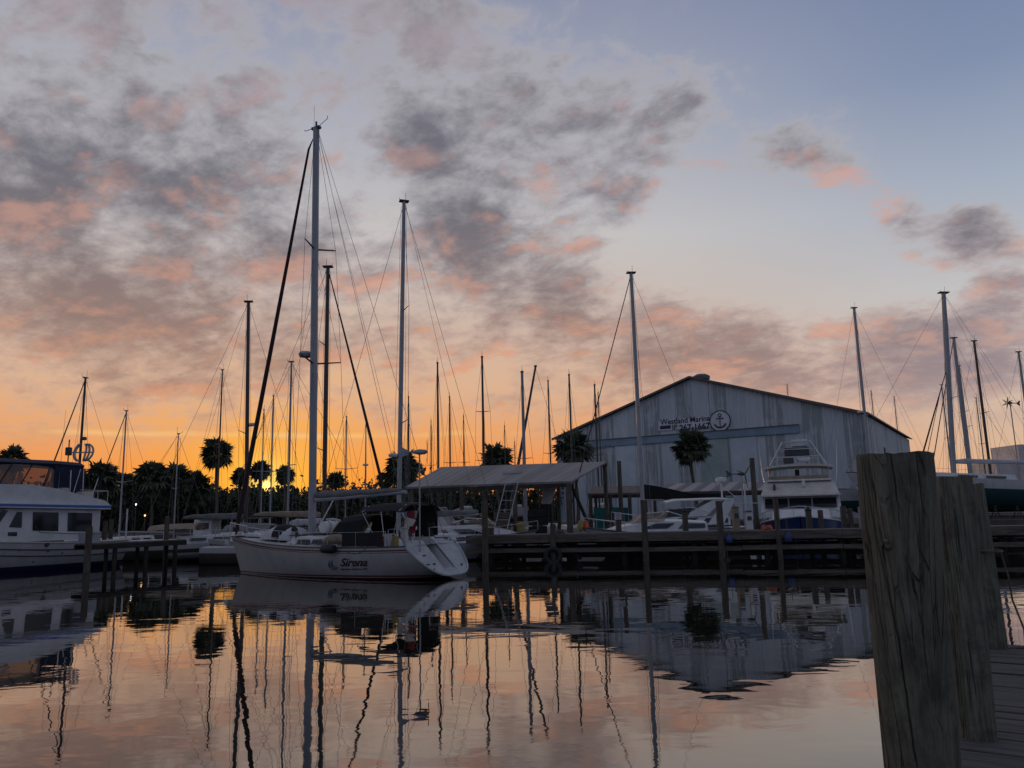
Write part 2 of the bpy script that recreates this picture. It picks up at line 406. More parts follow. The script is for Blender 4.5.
# ------------------------------------------------------------------ water, ground
def build_water():
    m = bpy.data.materials.new('harbour_water'); m.use_nodes = True
    t = NT(m.node_tree); t.n.clear(); out = t.n.new('ShaderNodeOutputMaterial')
    co = t.n.new('ShaderNodeTexCoord').outputs['Object']
    a = t.noise(t.vec('MULTIPLY', co, (0.9, 1.5, 1)), 1.0, 2, 0.4, 0.4)
    c = t.noise(t.vec('MULTIPLY', co, (3.0, 4.2, 1)), 1.0, 2, 0.5)
    g = t.noise(t.vec('MULTIPLY', co, (0.11, 0.2, 1)), 1.0, 3, 0.5)
    h = t.math('ADD', t.math('MULTIPLY', a, 0.7), t.math('MULTIPLY', t.math('MULTIPLY', c, 0.16), t.smooth(g, 0.42, 0.66)))
    e = t.noise(t.vec('MULTIPLY', co, (9.0, 13.0, 1)), 1.0, 2, 0.5)
    h = t.math('ADD', h, t.math('MULTIPLY', t.math('MULTIPLY', e, 0.07), t.smooth(g, 0.45, 0.62)))
    bn = t.n.new('ShaderNodeBump'); bn.inputs['Strength'].default_value = 1.0; bn.inputs['Distance'].default_value = WAVE
    t.put(bn.inputs['Height'], h)
    lw = t.n.new('ShaderNodeLayerWeight'); lw.inputs['Blend'].default_value = 0.5; t.l.new(bn.outputs[0], lw.inputs['Normal'])
    F = t.math('MULTIPLY_ADD', t.math('POWER', lw.outputs['Facing'], 3.0), 0.95, 0.03, clamp=True)
    body = t.n.new('ShaderNodeBsdfDiffuse'); body.inputs[0].default_value = (0.014, 0.014, 0.011, 1)
    gl = t.n.new('ShaderNodeBsdfGlossy'); gl.inputs['Color'].default_value = (1.0, 0.97, 0.93, 1); t.put(gl.inputs['Roughness'], t.math('MULTIPLY_ADD', t.smooth(g, 0.46, 0.7), 0.05, 0.008)); t.l.new(bn.outputs[0], gl.inputs['Normal'])
    mx = t.n.new('ShaderNodeMixShader'); t.put(mx.inputs[0], F); t.l.new(body.outputs[0], mx.inputs[1]); t.l.new(gl.outputs[0], mx.inputs[2])
    t.l.new(mx.outputs[0], out.inputs['Surface'])
    M['water'] = m
    o = MB().add([(-1500, -60, 0), (1500, -60, 0), (1500, 3500, 0), (-1500, 3500, 0)], [(0, 1, 2, 3)]).build('water', 'water')
    tag(o, kind='structure')
WAVE = 0.0065
build_water()
M['ground'] = mat('yard_ground', (0.10, 0.09, 0.075), 0.95, 0.4, 0.5, bump=0.4)
GZ = 1.2
land = MB().prism([(-1500, 79, -0.8), (23.5, 79, -0.8), (25.0, 57.5, -0.8), (1500, 57.5, -0.8), (1500, 3400, -0.8), (-1500, 3400, -0.8)], (0, 0, GZ + 0.8)).build('ground', 'ground')
tag(land, kind='structure')

# ------------------------------------------------------------------ hulls
def hull_rings(L, B, fs, fb, over=0.5, rev=0.0, stern_w=0.75, draft=0.45, n=18, m=8, fine=2.0, power=1.9, kstern=None):
    rings = []
    for k in range(n + 1):
        t = k / n
        w = stern_w + (1 - stern_w) * math.sin(math.pi / 2 * min(1, t / 0.42)) if t < 0.42 else max(0.012, 1 - ((t - 0.42) / 0.58) ** fine)
        b = B / 2 * w
        sz = fs + (fb - fs) * t ** power - 0.10 * math.sin(math.pi * t)
        kz = -draft * min(1, (1 - t) * 3.2 + 0.05) * min(1.0, 0.55 + t * 3)
        if kstern is not None and t < 0.3: kz = kstern + (kz - kstern) * (t / 0.3) ** 0.8
        ring = []
        for j in range(m + 1):
            a = j / m * math.pi / 2
            y = b * max(0.0, math.cos(a)) ** 0.62; z = sz - (sz - kz) * math.sin(a) ** 1.25
            q = max(0.0, z) / sz
            xs = rev * q; xb = L + over * (q - 1.0)
            ring.append(Vector((xs + (xb - xs) * t, y, z)))
        rings.append(ring)
    return rings
def make_hull(rings, m, parent, open_stern=False, name='hull'):
    mb = MB(); nn = len(rings[0])
    full = [r + [Vector((p.x, -p.y, p.z)) for p in reversed(r[:-1])] for r in rings]
    mb.loft(full, close=False, cap=False)
    N = len(full[0]); mm = nn - 1
    if not open_stern: mb.f.append(tuple(range(N)))
    def uv(i):
        k, j = divmod(i, N); jj = min(j, 2 * mm - j)
        r = full[k]; z0, zz = r[0].z, r[j].z
        return (k / (len(full) - 1), (z0 - zz) / 1.4)
    return mb.build(name, m, parent, smooth=True, uv=uv)
def make_deck(rings, m, parent, a=0, inset=0.03, drop=0.03, crown=0.06, name='deck'):
    mb = MB(); sec = []
    for r in rings[a:]:
        p = r[0]; y = max(0.004, p.y - inset)
        sec.append([Vector((p.x, y, p.z - drop)), Vector((p.x, y * 0.5, p.z - drop + crown * min(1, p.y))), Vector((p.x, -y * 0.5, p.z - drop + crown * min(1, p.y))), Vector((p.x, -y, p.z - drop))])
    mb.loft(sec, close=False, cap=False)
    return mb.build(name, m, parent, smooth=True)
def sheer_at(rings, x):
    for a, b in zip(rings, rings[1:]):
        if a[0].x <= x <= b[0].x:
            k = (x - a[0].x) / (b[0].x - a[0].x + 1e-9); return a[0].lerp(b[0], k)
    return rings[-1][0] if x > rings[-1][0].x else rings[0][0]
def cabin_box(x0, x1, w0, w1, z0, z1, slope0=0.15, slope1=0.5, tumble=0.88):
    "cabin trunk seen as a loft from its aft bulkhead to its sloping front"
    rr = []
    for x, w, dx in ((x0, w0, slope0), ((x0 * 2 + x1) / 3, (w0 * 2 + w1) / 3 * 1.02, 0), ((x0 + x1 * 2) / 3, (w0 + w1 * 2) / 3 * 1.02, 0), (x1, w1, -slope1)):
        rr.append([(x, w / 2, z0), (x + dx, w / 2 * tumble, z1 - 0.05), (x + dx, w / 2 * tumble - 0.08, z1), (x + dx, -w / 2 * tumble + 0.08, z1), (x + dx, -w / 2 * tumble, z1 - 0.05), (x, -w / 2, z0)])
    return MB().loft(rr)
def side_window(parent, x0, x1, y, z0, z1, m='glass', name='window', lean=0.0):
    s = 1 if y > 0 else -1
    b = MB().prism([(x0, y, z0), (x1, y, z0), (x1 - lean, y - s * (z1 - z0) * 0.12, z1), (x0 + lean * 0.3, y - s * (z1 - z0) * 0.12, z1)], (0, s * 0.025, 0))
    return b.build(name, m, parent)
def rails(parent, rings, x0, x1, n, h=0.62, side=1, name='lifeline'):
    pts = []
    for k in range(n):
        x = x0 + (x1 - x0) * k / (n - 1); p = sheer_at(rings, x)
        q = Vector((p.x, side * (p.y - 0.06), p.z)); pts.append(q + Vector((0, 0, h)))
        MB().tube([q, q + Vector((0, 0, h))], 0.013, 4).build('stanchion', 'steel', parent)
    MB().tube(pts, 0.009, 4).build(name, 'steel', parent)
def arc_canvas(x0, x1, w, z0, z1, curve=0.25, n=8, thick=0.03):
    "bimini: a cloth bent over hoops"
    rr = []
    for x, dz in ((x0, -0.06), ((x0 * 3 + x1) / 4, 0.0), ((x0 + x1 * 3) / 4, 0.0), (x1, -0.06)):
        top = []; bot = []
        for k in range(n + 1):
            a = -1 + 2 * k / n
            z = z1 + dz - curve * a ** 4 - 0.05 * a * a
            top.append((x, w / 2 * a, z)); bot.append((x, w / 2 * a, z - thick))
        rr.append(top + bot[::-1])
    return MB().loft(rr)

INFO = {}
def sailboat(label, top, Y, head, L=10.0, B=3.2, hull='hull_plain', mastm='alupale', mr=0.085, fb=1.15, z0=0.0, mast_t=0.60, spreaders=(0.5,), sp_len=1.0,
             furled=None, boom=True, cover='whitecloth', detail=1, radar=None, dodger=None, jib_t=1.0, backstay=True, group=None, name='sailboat', masthead=True, wire=0.011, boom_z=1.5, boom_len=None, tilt=0.0, draft=0.45):
    T = P(top[0], top[1], Y); h = R(head)
    dirv = Vector((math.cos(h), math.sin(h), 0))
    o = Vector((T.x - tilt * (T.z - z0), T.y, z0)) - dirv * (L * mast_t)
    root = thing(name, label, 'sailboat', o, h, group)
    root.rotation_euler = (tilt * math.sin(h), tilt * math.cos(h), h)
    rings = hull_rings(L, B, fb * 0.86, fb * 1.2, over=L * 0.05, rev=0.12, draft=draft)
    make_hull(rings, hull, root)
    make_deck(rings, 'deck', root)
    mx = L * mast_t; H = T.z - z0; dk = sheer_at(rings, mx).z
    cb = cabin_box(L * 0.28, L * 0.72, B * 0.56, B * 0.34, dk - 0.12, dk + 0.42, 0.1, 0.7).build('cabin', 'white', root, smooth=True)
    if detail:
        for s in (1, -1):
            for a in (0.33, 0.45): side_window(cb, L * a, L * (a + 0.085), s * (B * 0.56 / 2 - 0.0 - 0.35 * (a - 0.28) * B * 0.2), dk + 0.08, dk + 0.26)
    mast = MB().tube([(mx, 0, dk - 0.05), (mx, 0, H * 0.6), (mx, 0, H)], [mr, mr, mr * 0.82], 8, 0.75).build('mast', mastm, root, smooth=True)
    if masthead:
        MB().tube([(mx - 0.1, 0, H), (mx - 0.1, 0, H + 0.55)], 0.012, 4).build('aerial', 'darkgrey', mast)
        MB().tube([(mx, 0, H + 0.03), (mx + 0.28, 0, H + 0.09), (mx + 0.28, 0, H + 0.22)], 0.014, 4).build('wind_vane', 'darkgrey', mast)
        MB().box((mx, 0, H + 0.02), (mr * 3.2, mr * 2, 0.07)).build('mast_cap', 'darkgrey', mast)
    for k, sp in enumerate(spreaders):
        z = dk + (H - dk) * sp; ln = sp_len * (1.0 if k == 0 else 0.85)
        for s in (1, -1):
            MB().tube([(mx, 0, z), (mx - 0.18 * ln, s * ln, z + 0.10 * ln)], [0.035, 0.022], 5).build('spreader', mastm, mast)
    by = B / 2 * 0.95
    zs = dk + (H - dk) * (spreaders[0] if spreaders else 0.5)
    for s in (1, -1):
        pts = [(mx - 0.1, s * by, dk)]
        for sp in spreaders: pts.append((mx - 0.18 * sp_len, s * sp_len * (1.0 if sp == spreaders[0] else .85), dk + (H - dk) * sp + 0.1 * sp_len))
        MB().tube(pts + [(mx, 0, H - 0.1)], wire, 4).build('shroud', 'wire', root)
        if detail > 1: MB().tube([(mx - 0.55, s * by, dk), (mx, s * 0.05, zs - 0.1)], wire * 0.8, 4).build('lower_shroud', 'wire', root)
    bow = rings[-1][0]; zt = dk + (H - dk) * jib_t
    if furled: MB().tube([(bow.x - 0.15, 0, bow.z), (bow.x + (mx - bow.x) * 0.07, 0, bow.z + (zt - bow.z) * 0.07), (bow.x + (mx - bow.x) * 0.5, 0, bow.z + (zt - bow.z) * 0.5), (mx, 0, zt - 0.1)], [0.03, furled, furled * 0.8, 0.03], 7).build('furled_sail', 'furl', root, smooth=True)
    else: MB().tube([(bow.x - 0.15, 0, bow.z), (mx, 0, zt - 0.1)], wire, 4).build('forestay', 'wire', root)
    if backstay: MB().tube([(rings[0][0].x + 0.15, 0, rings[0][0].z), (mx, 0, H - 0.05)], wire, 4).build('backstay', 'wire', root)
    MB().tube([(mx - 0.30, 0.12, dk + 0.4), (mx - 0.16, 0.02, H - 0.1)], wire * 0.8, 4).build('halyard', 'wire', root)
    MB().tube([(mx + 0.34, -0.1, dk + 0.4), (mx + 0.16, -0.02, H - 0.3)], wire * 0.8, 4).build('halyard', 'wire', root)
    if boom:
        bl = boom_len or L * mast_t * 0.74; bz = dk + boom_z
        bm_ = MB().tube([(mx - 0.1, 0, bz), (mx - bl, 0, bz + 0.12)], 0.07, 6).build('boom', mastm, root)
        MB().tube([(mx - bl + 0.1, 0, bz + 0.16), (mx - 0.08, 0, H - 0.15)], wire * 0.8, 4).build('topping_lift', 'wire', root)
        if cover:
            n = 7; MB().tube([(mx - 0.16 - (bl - 0.3) * k / n, 0, bz + 0.13 + 0.015 * k - (0.05 if k in (0, n) else 0)) for k in range(n + 1)],
                             [0.13] + [0.20 - 0.012 * k + 0.015 * math.sin(k * 2.1) for k in range(1, n)] + [0.06], 8, 1.15).build('sail_cover', cover, root, smooth=True)
    if radar:
        rz_ = dk + (H - dk) * radar
        rd = MB().lathe([(0.0, -0.1), (0.24, -0.09), (0.28, 0.0), (0.24, 0.09), (0.0, 0.12)], (mx + 0.38, 0, rz_), 12).build('radar_dome', 'white', mast, smooth=True)
        MB().beam((mx, 0, rz_ - 0.12), (mx + 0.4, 0, rz_ - 0.11), 0.12, 0.03).build('bracket', 'darkgrey', mast)
    if dodger:
        arc_canvas(L * 0.12, L * 0.36, B * 0.7, 0, dk + 1.25, 0.3).build('canvas_hood', dodger, root, smooth=True)
        for s in (1, -1):
            for xx in (0.14, 0.34): MB().tube([(L * xx, s * B * 0.34, dk), (L * xx, s * B * 0.345, dk + 0.95)], 0.02, 4).build('hood_post', 'steel', root)
    if detail > 1:
        for s in (1, -1): rails(root, rings, L * 0.08, L * 0.9, 5, side=s)
        p = sheer_at(rings, L * 0.9); q = rings[-1][0]
        MB().tube([(p.x, p.y, p.z), (p.x, p.y, p.z + 0.62), (q.x + 0.1, 0.12, q.z + 0.6), (q.x + 0.1, -0.12, q.z + 0.6), (p.x, -p.y, p.z + 0.62), (p.x, -p.y, p.z)], 0.016, 5).build('bow_pulpit', 'steel', root)
    INFO[root.name] = (H, mx, dk, mast, rings)
    return root

def local_on(root, px, py, yo):
    "where the sight line px, py meets the upright plane y = yo of a thing's own frame: (x along, z)"
    mw = Matrix.Translation(root.location) @ Matrix.Rotation(root.rotation_euler.z, 4, 'Z'); iv = mw.inverted()
    o = iv @ CAM; d = (iv.to_3x3() @ ray(px, py)); k = (yo - o.y) / d.y
    p = o + d * k; return p.x, p.z

# ------------------------------------------------------------------ warehouse
def build_warehouse():
    A, Bc = Vector((5.6, 100.0, 0)), Vector((36.8, 80.0, 0))
    W = (Bc - A).length; h = math.atan2(Bc.y - A.y, Bc.x - A.x)
    root = thing('warehouse', 'pale blue-grey metal boat warehouse with low gable and anchor sign', 'warehouse', (A.x, A.y, GZ), h)
    D = 40.0; z0 = 0.0; ze = 11.8 - GZ; zp = 17.75 - GZ; xp = W * 0.5
    m = bpy.data.materials.new('weathered_cladding'); m.use_nodes = True
    t = NT(m.node_tree); b = t.n['Principled BSDF']
    co = t.n.new('ShaderNodeTexCoord').outputs['Object']
    s = t.n.new('ShaderNodeSeparateXYZ'); t.put(s.inputs[0], co)
    u = t.math('ADD', s.outputs[0], s.outputs[1])
    cell = t.math('FLOOR', t.math('DIVIDE', u, 2.05))
    wn = t.n.new('ShaderNodeTexWhiteNoise'); wn.noise_dimensions = '1D'; t.put(wn.inputs['W'], cell)
    worn = t.math('GREATER_THAN', wn.outputs[0], 0.62)
    v = t.vec('MULTIPLY', co, (3.2, 3.2, 0.16))
    n = t.noise(v, 1.0, 5, 0.62)
    bl = t.noise(co, 0.22, 3, 0.5)
    flake = t.math('MULTIPLY', t.smooth(n, 0.38, 0.58), t.math('MULTIPLY', t.math('ADD', 0.22, t.math('MULTIPLY', worn, 1.1)), t.smooth(t.noise(co, 0.5, 4, 0.6), 0.34, 0.56, 0.35, 1.15)), clamp=True)
    c = t.mix(t.smooth(bl, 0.3, 0.7), (0.52, 0.555, 0.585), (0.60, 0.63, 0.65))
    c = t.mix(t.math('MULTIPLY', t.smooth(wn.outputs[0], 0.0, 0.4), 0.35), c, (0.45, 0.49, 0.53))
    c = t.mix(t.math('MULTIPLY', flake, 0.68), c, (0.20, 0.225, 0.22))
    seam = t.math('LESS_THAN', t.math('FRACT', t.math('DIVIDE', u, 2.05)), 0.022)
    c = t.mix(t.math('MULTIPLY', seam, 0.45), c, (0.09, 0.11, 0.13))
    t.put(b.inputs['Base Color'], c); b.inputs['Roughness'].default_value = 0.75; b.inputs['Specular IOR Level'].default_value = 0.25
    bn = t.n.new('ShaderNodeBump'); bn.inputs['Strength'].default_value = 0.4; bn.inputs['Distance'].default_value = 0.04
    t.put(bn.inputs['Height'], t.math('SINE', t.math('MULTIPLY', u, 6.283 / 0.3))); t.l.new(bn.outputs[0], b.inputs['Normal'])
    M['cladding'] = m
    g = MB(); g.prism([(0, 0, z0), (W, 0, z0), (W, 0, ze), (xp, 0, zp), (0, 0, ze)], (0, D, 0)); g.build('wall', m, root)
    M['roofgrey'] = mat('roof_sheet', (0.16, 0.15, 0.15), 0.6, 0.2, 0.6); M['rooftrim'] = mat('roof_trim', (0.13, 0.11, 0.10), 0.7, 0.2, 1); M['rail'] = mat('blue_rail_paint', (0.20, 0.28, 0.35), 0.6, 0.2, 0.4)
    rf = MB()
    for a, e in (((-0.4, ze - 0.05), (xp, zp + 0.12)), ((W + 0.4, ze - 0.05), (xp, zp + 0.12))):
        rf.prism([(a[0], -0.5, a[1] + 0.1), (e[0], -0.5, e[1]), (e[0], -0.5, e[1] + 0.14), (a[0], -0.5, a[1] + 0.24)], (0, D + 1, 0))
    roof = rf.build('roof', 'roofgrey', root)
    for a in (-0.4, W + 0.4):
        MB().beam((a, -0.52, ze), (xp, -0.52, zp + 0.14), 0.1, 0.24).build('roof_trim', 'rooftrim', roof)
    MB().lathe([(0.05, 0), (1.0, 0.02), (1.05, 0.4), (0.6, 0.66), (0.05, 0.72)], (xp + 0.6, 2.0, zp + 0.05), 14).build('roof_vent', 'roofgrey', roof, smooth=True)
    def fac(px, py): return local_on(root, px, py, 0.0)
    x0, _ = fac(584, 440); x1, _ = fac(800, 432); _, zr = fac(690, 437)
    MB().box(((x0 + x1) / 2, -0.12, zr), (x1 - x0, 0.2, 0.85)).build('door_rail', 'rail', root)
    MB().box(((x0 + x1) / 2, -0.17, zr + 0.47), (x1 - x0, 0.3, 0.08)).build('rail_flashing', 'rooftrim', root)
    M['greenpanel'] = mat('greenish_door_panel', (0.34, 0.42, 0.40), 0.7, 0.15, 0.4)
    for a, e, mm in ((701, 729, 'greenpanel'), (732, 758, 'whitepanel'), (616, 640, 'whitepanel')):
        if mm == 'whitepanel' and mm not in M: M[mm] = mat('pale_door_panel', (0.52, 0.58, 0.62), 0.7, 0.15, 0.4)
        xa, _ = fac(a, 460); xb, _ = fac(e, 460)
        MB().box(((xa + xb) / 2, -0.06, (zr - 0.45) / 2), (xb - xa, 0.1, zr - 0.55)).build('sliding_door', mm, root)
    MB().box((W + 0.06, 12.0, ze - 3.2), (0.12, 0.9, 0.9)).build('wall_vent', 'rooftrim', root)
    for x_ in (0.35, W - 0.35): MB().tube([(x_, -0.12, ze - 0.2), (x_, -0.12, 0.1)], 0.07, 6).build('downpipe', 'rail', root)
    # signboard: name, telephone number, anchor roundel
    M['signwhite'] = mat('sign_white', (0.58, 0.58, 0.62), 0.6, 0.1, 0.6); M['signink'] = mat('sign_navy_ink', (0.012, 0.012, 0.045), 0.6, 0.1, 1)
    sa = fac(659, 431); sb = fac(714, 416)
    cx, cz = (sa[0] + sb[0]) / 2, (sa[1] + sb[1]) / 2; sw, sh_ = sb[0] - sa[0], sb[1] - sa[1]
    MB().box((cx, -0.06, cz), (sw, 0.08, sh_)).build('sign_board', 'signwhite', root)
    face = Matrix.Rotation(R(90), 4, 'X')
    def txt(name, s_, px0, px1, py, size, **k):
        a, _ = fac(px0, py); e, _ = fac(px1, py); _, zz = fac((px0 + px1) / 2, py)
        o = text_mesh(name, s_, size, 'signink', Matrix.Translation(((a + e) / 2, -0.112, zz)) @ face, root, **k)
        w = o.dimensions.x or 1
        o.scale = ((e - a) / w, 1, 1)
        return o
    txt('sign_lettering', 'Westland Marina', 660.5, 710.5, 420.5, 0.92, bold=0.018)
    txt('sign_number', '267-1667', 679.5, 710.5, 427.2, 0.98, bold=0.03)
    txt('sign_prefix', 'IP', 672.5, 677.5, 427.6, 0.85, bold=0.015)
    a = fac(660.5, 429.5); e = fac(671, 425.2)
    MB().box(((a[0] + e[0]) / 2, -0.105, (a[1] + e[1]) / 2), (e[0] - a[0], 0.02, e[1] - a[1])).build('dark_sign_panel', 'signink', root)
    c = fac(720.3, 421); rr = abs(fac(730.6, 421)[0] - c[0])
    disc = MB().lathe([(0.01, -0.05), (rr, -0.05), (rr, 0.05), (0.01, 0.05)], (c[0], -0.07, c[1]), 40, 'Y').build('sign_roundel', 'signwhite', root)
    ring = [(c[0] + rr * math.cos(q), -0.14, c[1] + rr * math.sin(q)) for q in (2 * math.pi * k / 40 for k in range(41))]
    MB().tube(ring, 0.055, 5).build('roundel_rim', 'signink', disc)
    an = MB(); k = rr
    an.beam((c[0], -0.14, c[1] - k * 0.62), (c[0], -0.14, c[1] + k * 0.42), 0.05, 0.13)
    an.build('anchor_shank', 'signink', disc)
    MB().beam((c[0] - k * 0.38, -0.15, c[1] + k * 0.24), (c[0] + k * 0.38, -0.15, c[1] + k * 0.24), 0.05, 0.11).build('anchor_stock', 'signink', disc)
    MB().tube([(c[0] + k * 0.15 * math.cos(q), -0.14, c[1] + k * 0.55 + k * 0.15 * math.sin(q)) for q in (2 * math.pi * j / 14 for j in range(15))], 0.05, 5).build('anchor_ring', 'signink', disc)
    MB().tube([(c[0] + k * 0.58 * math.sin(q), -0.14, c[1] - k * 0.08 - k * 0.56 * math.cos(q)) for q in (R(-72 + 12 * j) for j in range(13))], [0.05] + [0.09] * 11 + [0.05], 5).build('anchor_arms', 'signink', disc)
    return root
build_warehouse()

# a pale block of flats far off at the right edge
fb_ = thing('apartment_block', 'pale stepped apartment block far off at the right edge', 'building', (P(1016, 455, 170).x, 170, GZ), 0)
MB().box((4, 5, 6.8), (6.6, 10, 13.6)).build('tower', 'brick', fb_); MB().box((-1.6, 5.5, 5.0), (4.8, 9, 10.0)).build('wing', 'brick', fb_); MB().box((10.5, 6.5, 6.0), (6.6, 9, 12.0)).build('rear_wing', 'brick', fb_)
for k in range(2):
    for j in range(2): MB().box((2.9 + 2.2 * j, -0.02, 7.0 + 2.2 * k), (1.0, 0.08, 1.2)).build('window', 'glass', fb_)

# ------------------------------------------------------------------ covered slips
def quad_roof(label, fl, fr, bl, br, m, name='covered_slip', posts=(), thick=0.12):
    "a sheet roof through four points, with purlins and posts standing in the water"
    pts = [Vector(p) for p in (fl, fr, br, bl)]
    o = Vector((pts[0].x, pts[0].y, 0)); root = thing(name, label, 'covered slip', o, 0)
    loc = [p - o for p in pts]
    me = MB(); n = 16
    up = []; dn = []
    for j in range(n + 1):
        for i in (0, 1):
            a = loc[0].lerp(loc[1], j / n); b = loc[3].lerp(loc[2], j / n)
            up.append(a.lerp(b, i))
    me.add(up + [p - Vector((0, 0, thick)) for p in up], [])
    N = len(up)
    for j in range(n):
        a = 2 * j; me.f += [(a, a + 2, a + 3, a + 1), (N + a, N + a + 1, N + a + 3, N + a + 2), (a, N + a, N + a + 2, a + 2), (a + 1, a + 3, N + a + 3, N + a + 1)]
    me.f += [(0, 1, N + 1, N), (N - 2, 2 * N - 2, 2 * N - 1, N - 1)]
    L = (loc[1] - loc[0]).length
    roof = me.build('roof', m, root, uv=lambda i: ((i % N) // 2 / n * L / 2, (i % N) % 2 * 3.0))
    for a, b in ((0, 1), (3, 2)):
        MB().beam(loc[a] - Vector((0, 0, thick + 0.13)), loc[b] - Vector((0, 0, thick + 0.13)), 0.12, 0.25).build('beam', 'darktimber', root)
    for (i, u, r) in posts:      # i: 0 front, 1 back; u along
        p = loc[0].lerp(loc[1], u) if i == 0 else loc[3].lerp(loc[2], u)
        MB().tube([(p.x, p.y, -1.0), (p.x, p.y, p.z - thick - 0.02)], r, 8).build('post', 'pilegrey', root)
    return root, loc
shedA, lA = quad_roof('long grey metal slip roof sloping behind the white yacht', P(405, 487, 49), P(571, 481, 49), P(441, 467, 57.5), P(607, 461.5, 57.5), 'shedroof',
    posts=[(0, 0.04, 0.13), (0, 0.34, 0.13), (0, 0.66, 0.14), (0, 0.985, 0.19), (1, 0.03, 0.13), (1, 0.4, 0.13), (1, 0.7, 0.13), (1, 0.985, 0.15)])
MB().beam(lA[1] + Vector((0.2, 3.0, -0.1)), lA[1] + Vector((1.6, 4.5, -3.2)), 0.16, 0.16).build('brace', 'darktimber', shedA)
for u in (0.16, 0.30, 0.44, 0.58, 0.72, 0.86): 
    a = lA[0].lerp(lA[1], u); b = lA[3].lerp(lA[2], u); MB().beam(a - Vector((0, 0, 0.2)), b - Vector((0, 0, 0.2)), 0.1, 0.14).build('rafter', 'darktimber', shedA)
MB().prism([lA[0].lerp(lA[3], .45).lerp(lA[1].lerp(lA[2], .45), .48) + Vector((0, 0, 0.02)) + Vector(d) for d in ((0, 0, 0), (1.2, 0, 0), (1.4, 1.1, 0.19), (0.1, 1.1, 0.19))], (0, 0, 0.03)).build('roof_patch', 'roofgrey', shedA)

shedB, lB = quad_roof('short brown slip roof with teal tarps under it', P(588, 493.5, 60), P(643, 492.5, 60), P(593, 486.5, 64), P(646, 485.5, 64), 'brownroof', posts=[(0, 0.04, 0.14), (0, 0.4, 0.14), (0, 0.75, 0.14), (0, 0.98, 0.14), (1, 0.04, 0.12), (1, 0.98, 0.12)])
for a, e in ((0.10, 0.37), (0.43, 0.72)):
    p, q = lB[0].lerp(lB[1], a), lB[0].lerp(lB[1], e)
    MB().prism([(p.x, 0.25, 1.2), (q.x, 0.25, 1.2), (q.x, 0.25, 2.75), (p.x, 0.25, 2.8)], (0, 0.05, 0)).build('tarp', 'tealpanel', shedB)
shedC, lC = quad_roof('long striped awning roof in front of the warehouse', P(652, 492, 61), P(768, 490, 61), P(668, 483.5, 65.5), P(776, 481, 65.5), 'awning', posts=[(0, 0.02, 0.12), (0, 0.5, 0.12), (0, 0.98, 0.12), (1, 0.5, 0.12), (1, 0.98, 0.12)])
sc_ = MB(); n = 24; pts = []
for k in range(n * 4 + 1):
    p = lC[0].lerp(lC[1], k / (n * 4)); pts.append((p.x, p.y - 0.1, p.z - 0.16 - 0.16 * abs(math.sin(math.pi * k / 4))))
top = [(lC[1].x, lC[1].y - 0.1, lC[1].z - 0.02), (lC[0].x, lC[0].y - 0.1, lC[0].z - 0.02)]
sc_.prism(pts + top, (0, 0.03, 0)); sc_.build('scalloped_edge', 'darkgrey', shedC)
# dark tarpaulin slung in front of the awning
tp = thing('hanging_tarpaulin', 'dark shade cloth sagging under the left half of the striped awning', 'tarpaulin', (P(641, 500, 57).x, 57, 0), 0)
mb = MB(); rr = []
for k in range(13):
    u = k / 12; px = 641 + 84 * u
    t0 = P(px, 484 + 9.5 * min(1, u * 1.7) ** 1.3, 57); t1 = P(px, 500 - 1.0 * u, 57)
    rr.append([(t0.x - tp.location.x, 0, t0.z), (t0.x - tp.location.x, 0.04, t0.z), (t1.x - tp.location.x, 0.14 + 0.1 * math.sin(k), t1.z), (t1.x - tp.location.x, 0.10 + 0.1 * math.sin(k), t1.z)])
mb.loft(rr).build('cloth', 'blackcloth', tp, smooth=True)
e0 = rr[0]; e1 = rr[-1]
MB().tube([e0[2], e1[2]], 0.05, 5).build('hem_pole', 'alupale', tp)
for e in (e0, e1): MB().tube([(e[0][0], 0.05, -0.5), (e[0][0], 0.05, e[0][2])], 0.06, 6).build('pole', 'pilegrey', tp)

# ------------------------------------------------------------------ main dock, far side of the basin
DA, DB = Vector((XAT(466, 41.8, 1.4), 41.8, 0)), Vector((XAT(1060, 36.0, 1.4), 36.0, 0))
DV = (DB - DA); DL = DV.length; DH = math.atan2(DV.y, DV.x)
dock = thing('long_dock', 'long grey timber dock running across the basin behind the piling', 'dock', DA, DH)
MB().box((DL / 2, 1.05, 1.36), (DL, 2.0, 0.08)).build('deck', 'timber', dock)
for k in range(6):
    a, e = DL * k / 6, DL * (k + 1) / 6
    MB().box(((a + e) / 2, -0.02, 1.17 + 0.012 * (k % 2)), (e - a - 0.02, 0.09, 0.38)).build('fascia_board', 'timber', dock)
    MB().box(((a + e) / 2, -0.02 + 0.02 * (k % 2), 0.60 - 0.015 * (k % 3)), (e - a - 0.03, 0.09, 0.22)).build('lower_stringer', 'timber', dock)
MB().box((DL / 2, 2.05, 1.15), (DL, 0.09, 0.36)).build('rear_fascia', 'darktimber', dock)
nb = 8
for k in range(5):
    a, e = DL * k / 5, DL * (k + 1) / 5
    for zz in (0.25, 0.62, 0.98): MB().box(((a + e) / 2, 1.9, zz + 0.01 * (k % 2)), (e - a - 0.03, 0.07, 0.31)).build('added_shade_board', 'darktimber', dock)  # boards added only to make the gaps below the deck dark
for k in range(nb):
    x = DL * (k + 0.35) / nb
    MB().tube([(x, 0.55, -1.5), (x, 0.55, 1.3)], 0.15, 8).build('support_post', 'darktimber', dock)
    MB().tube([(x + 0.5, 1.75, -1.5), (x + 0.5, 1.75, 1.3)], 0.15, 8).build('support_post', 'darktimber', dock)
    if k % 2: MB().beam((x, 0.4, 1.15), (x + 1.3, 0.4, 0.1), 0.08, 0.16).build('cross_brace', 'darktimber', dock)

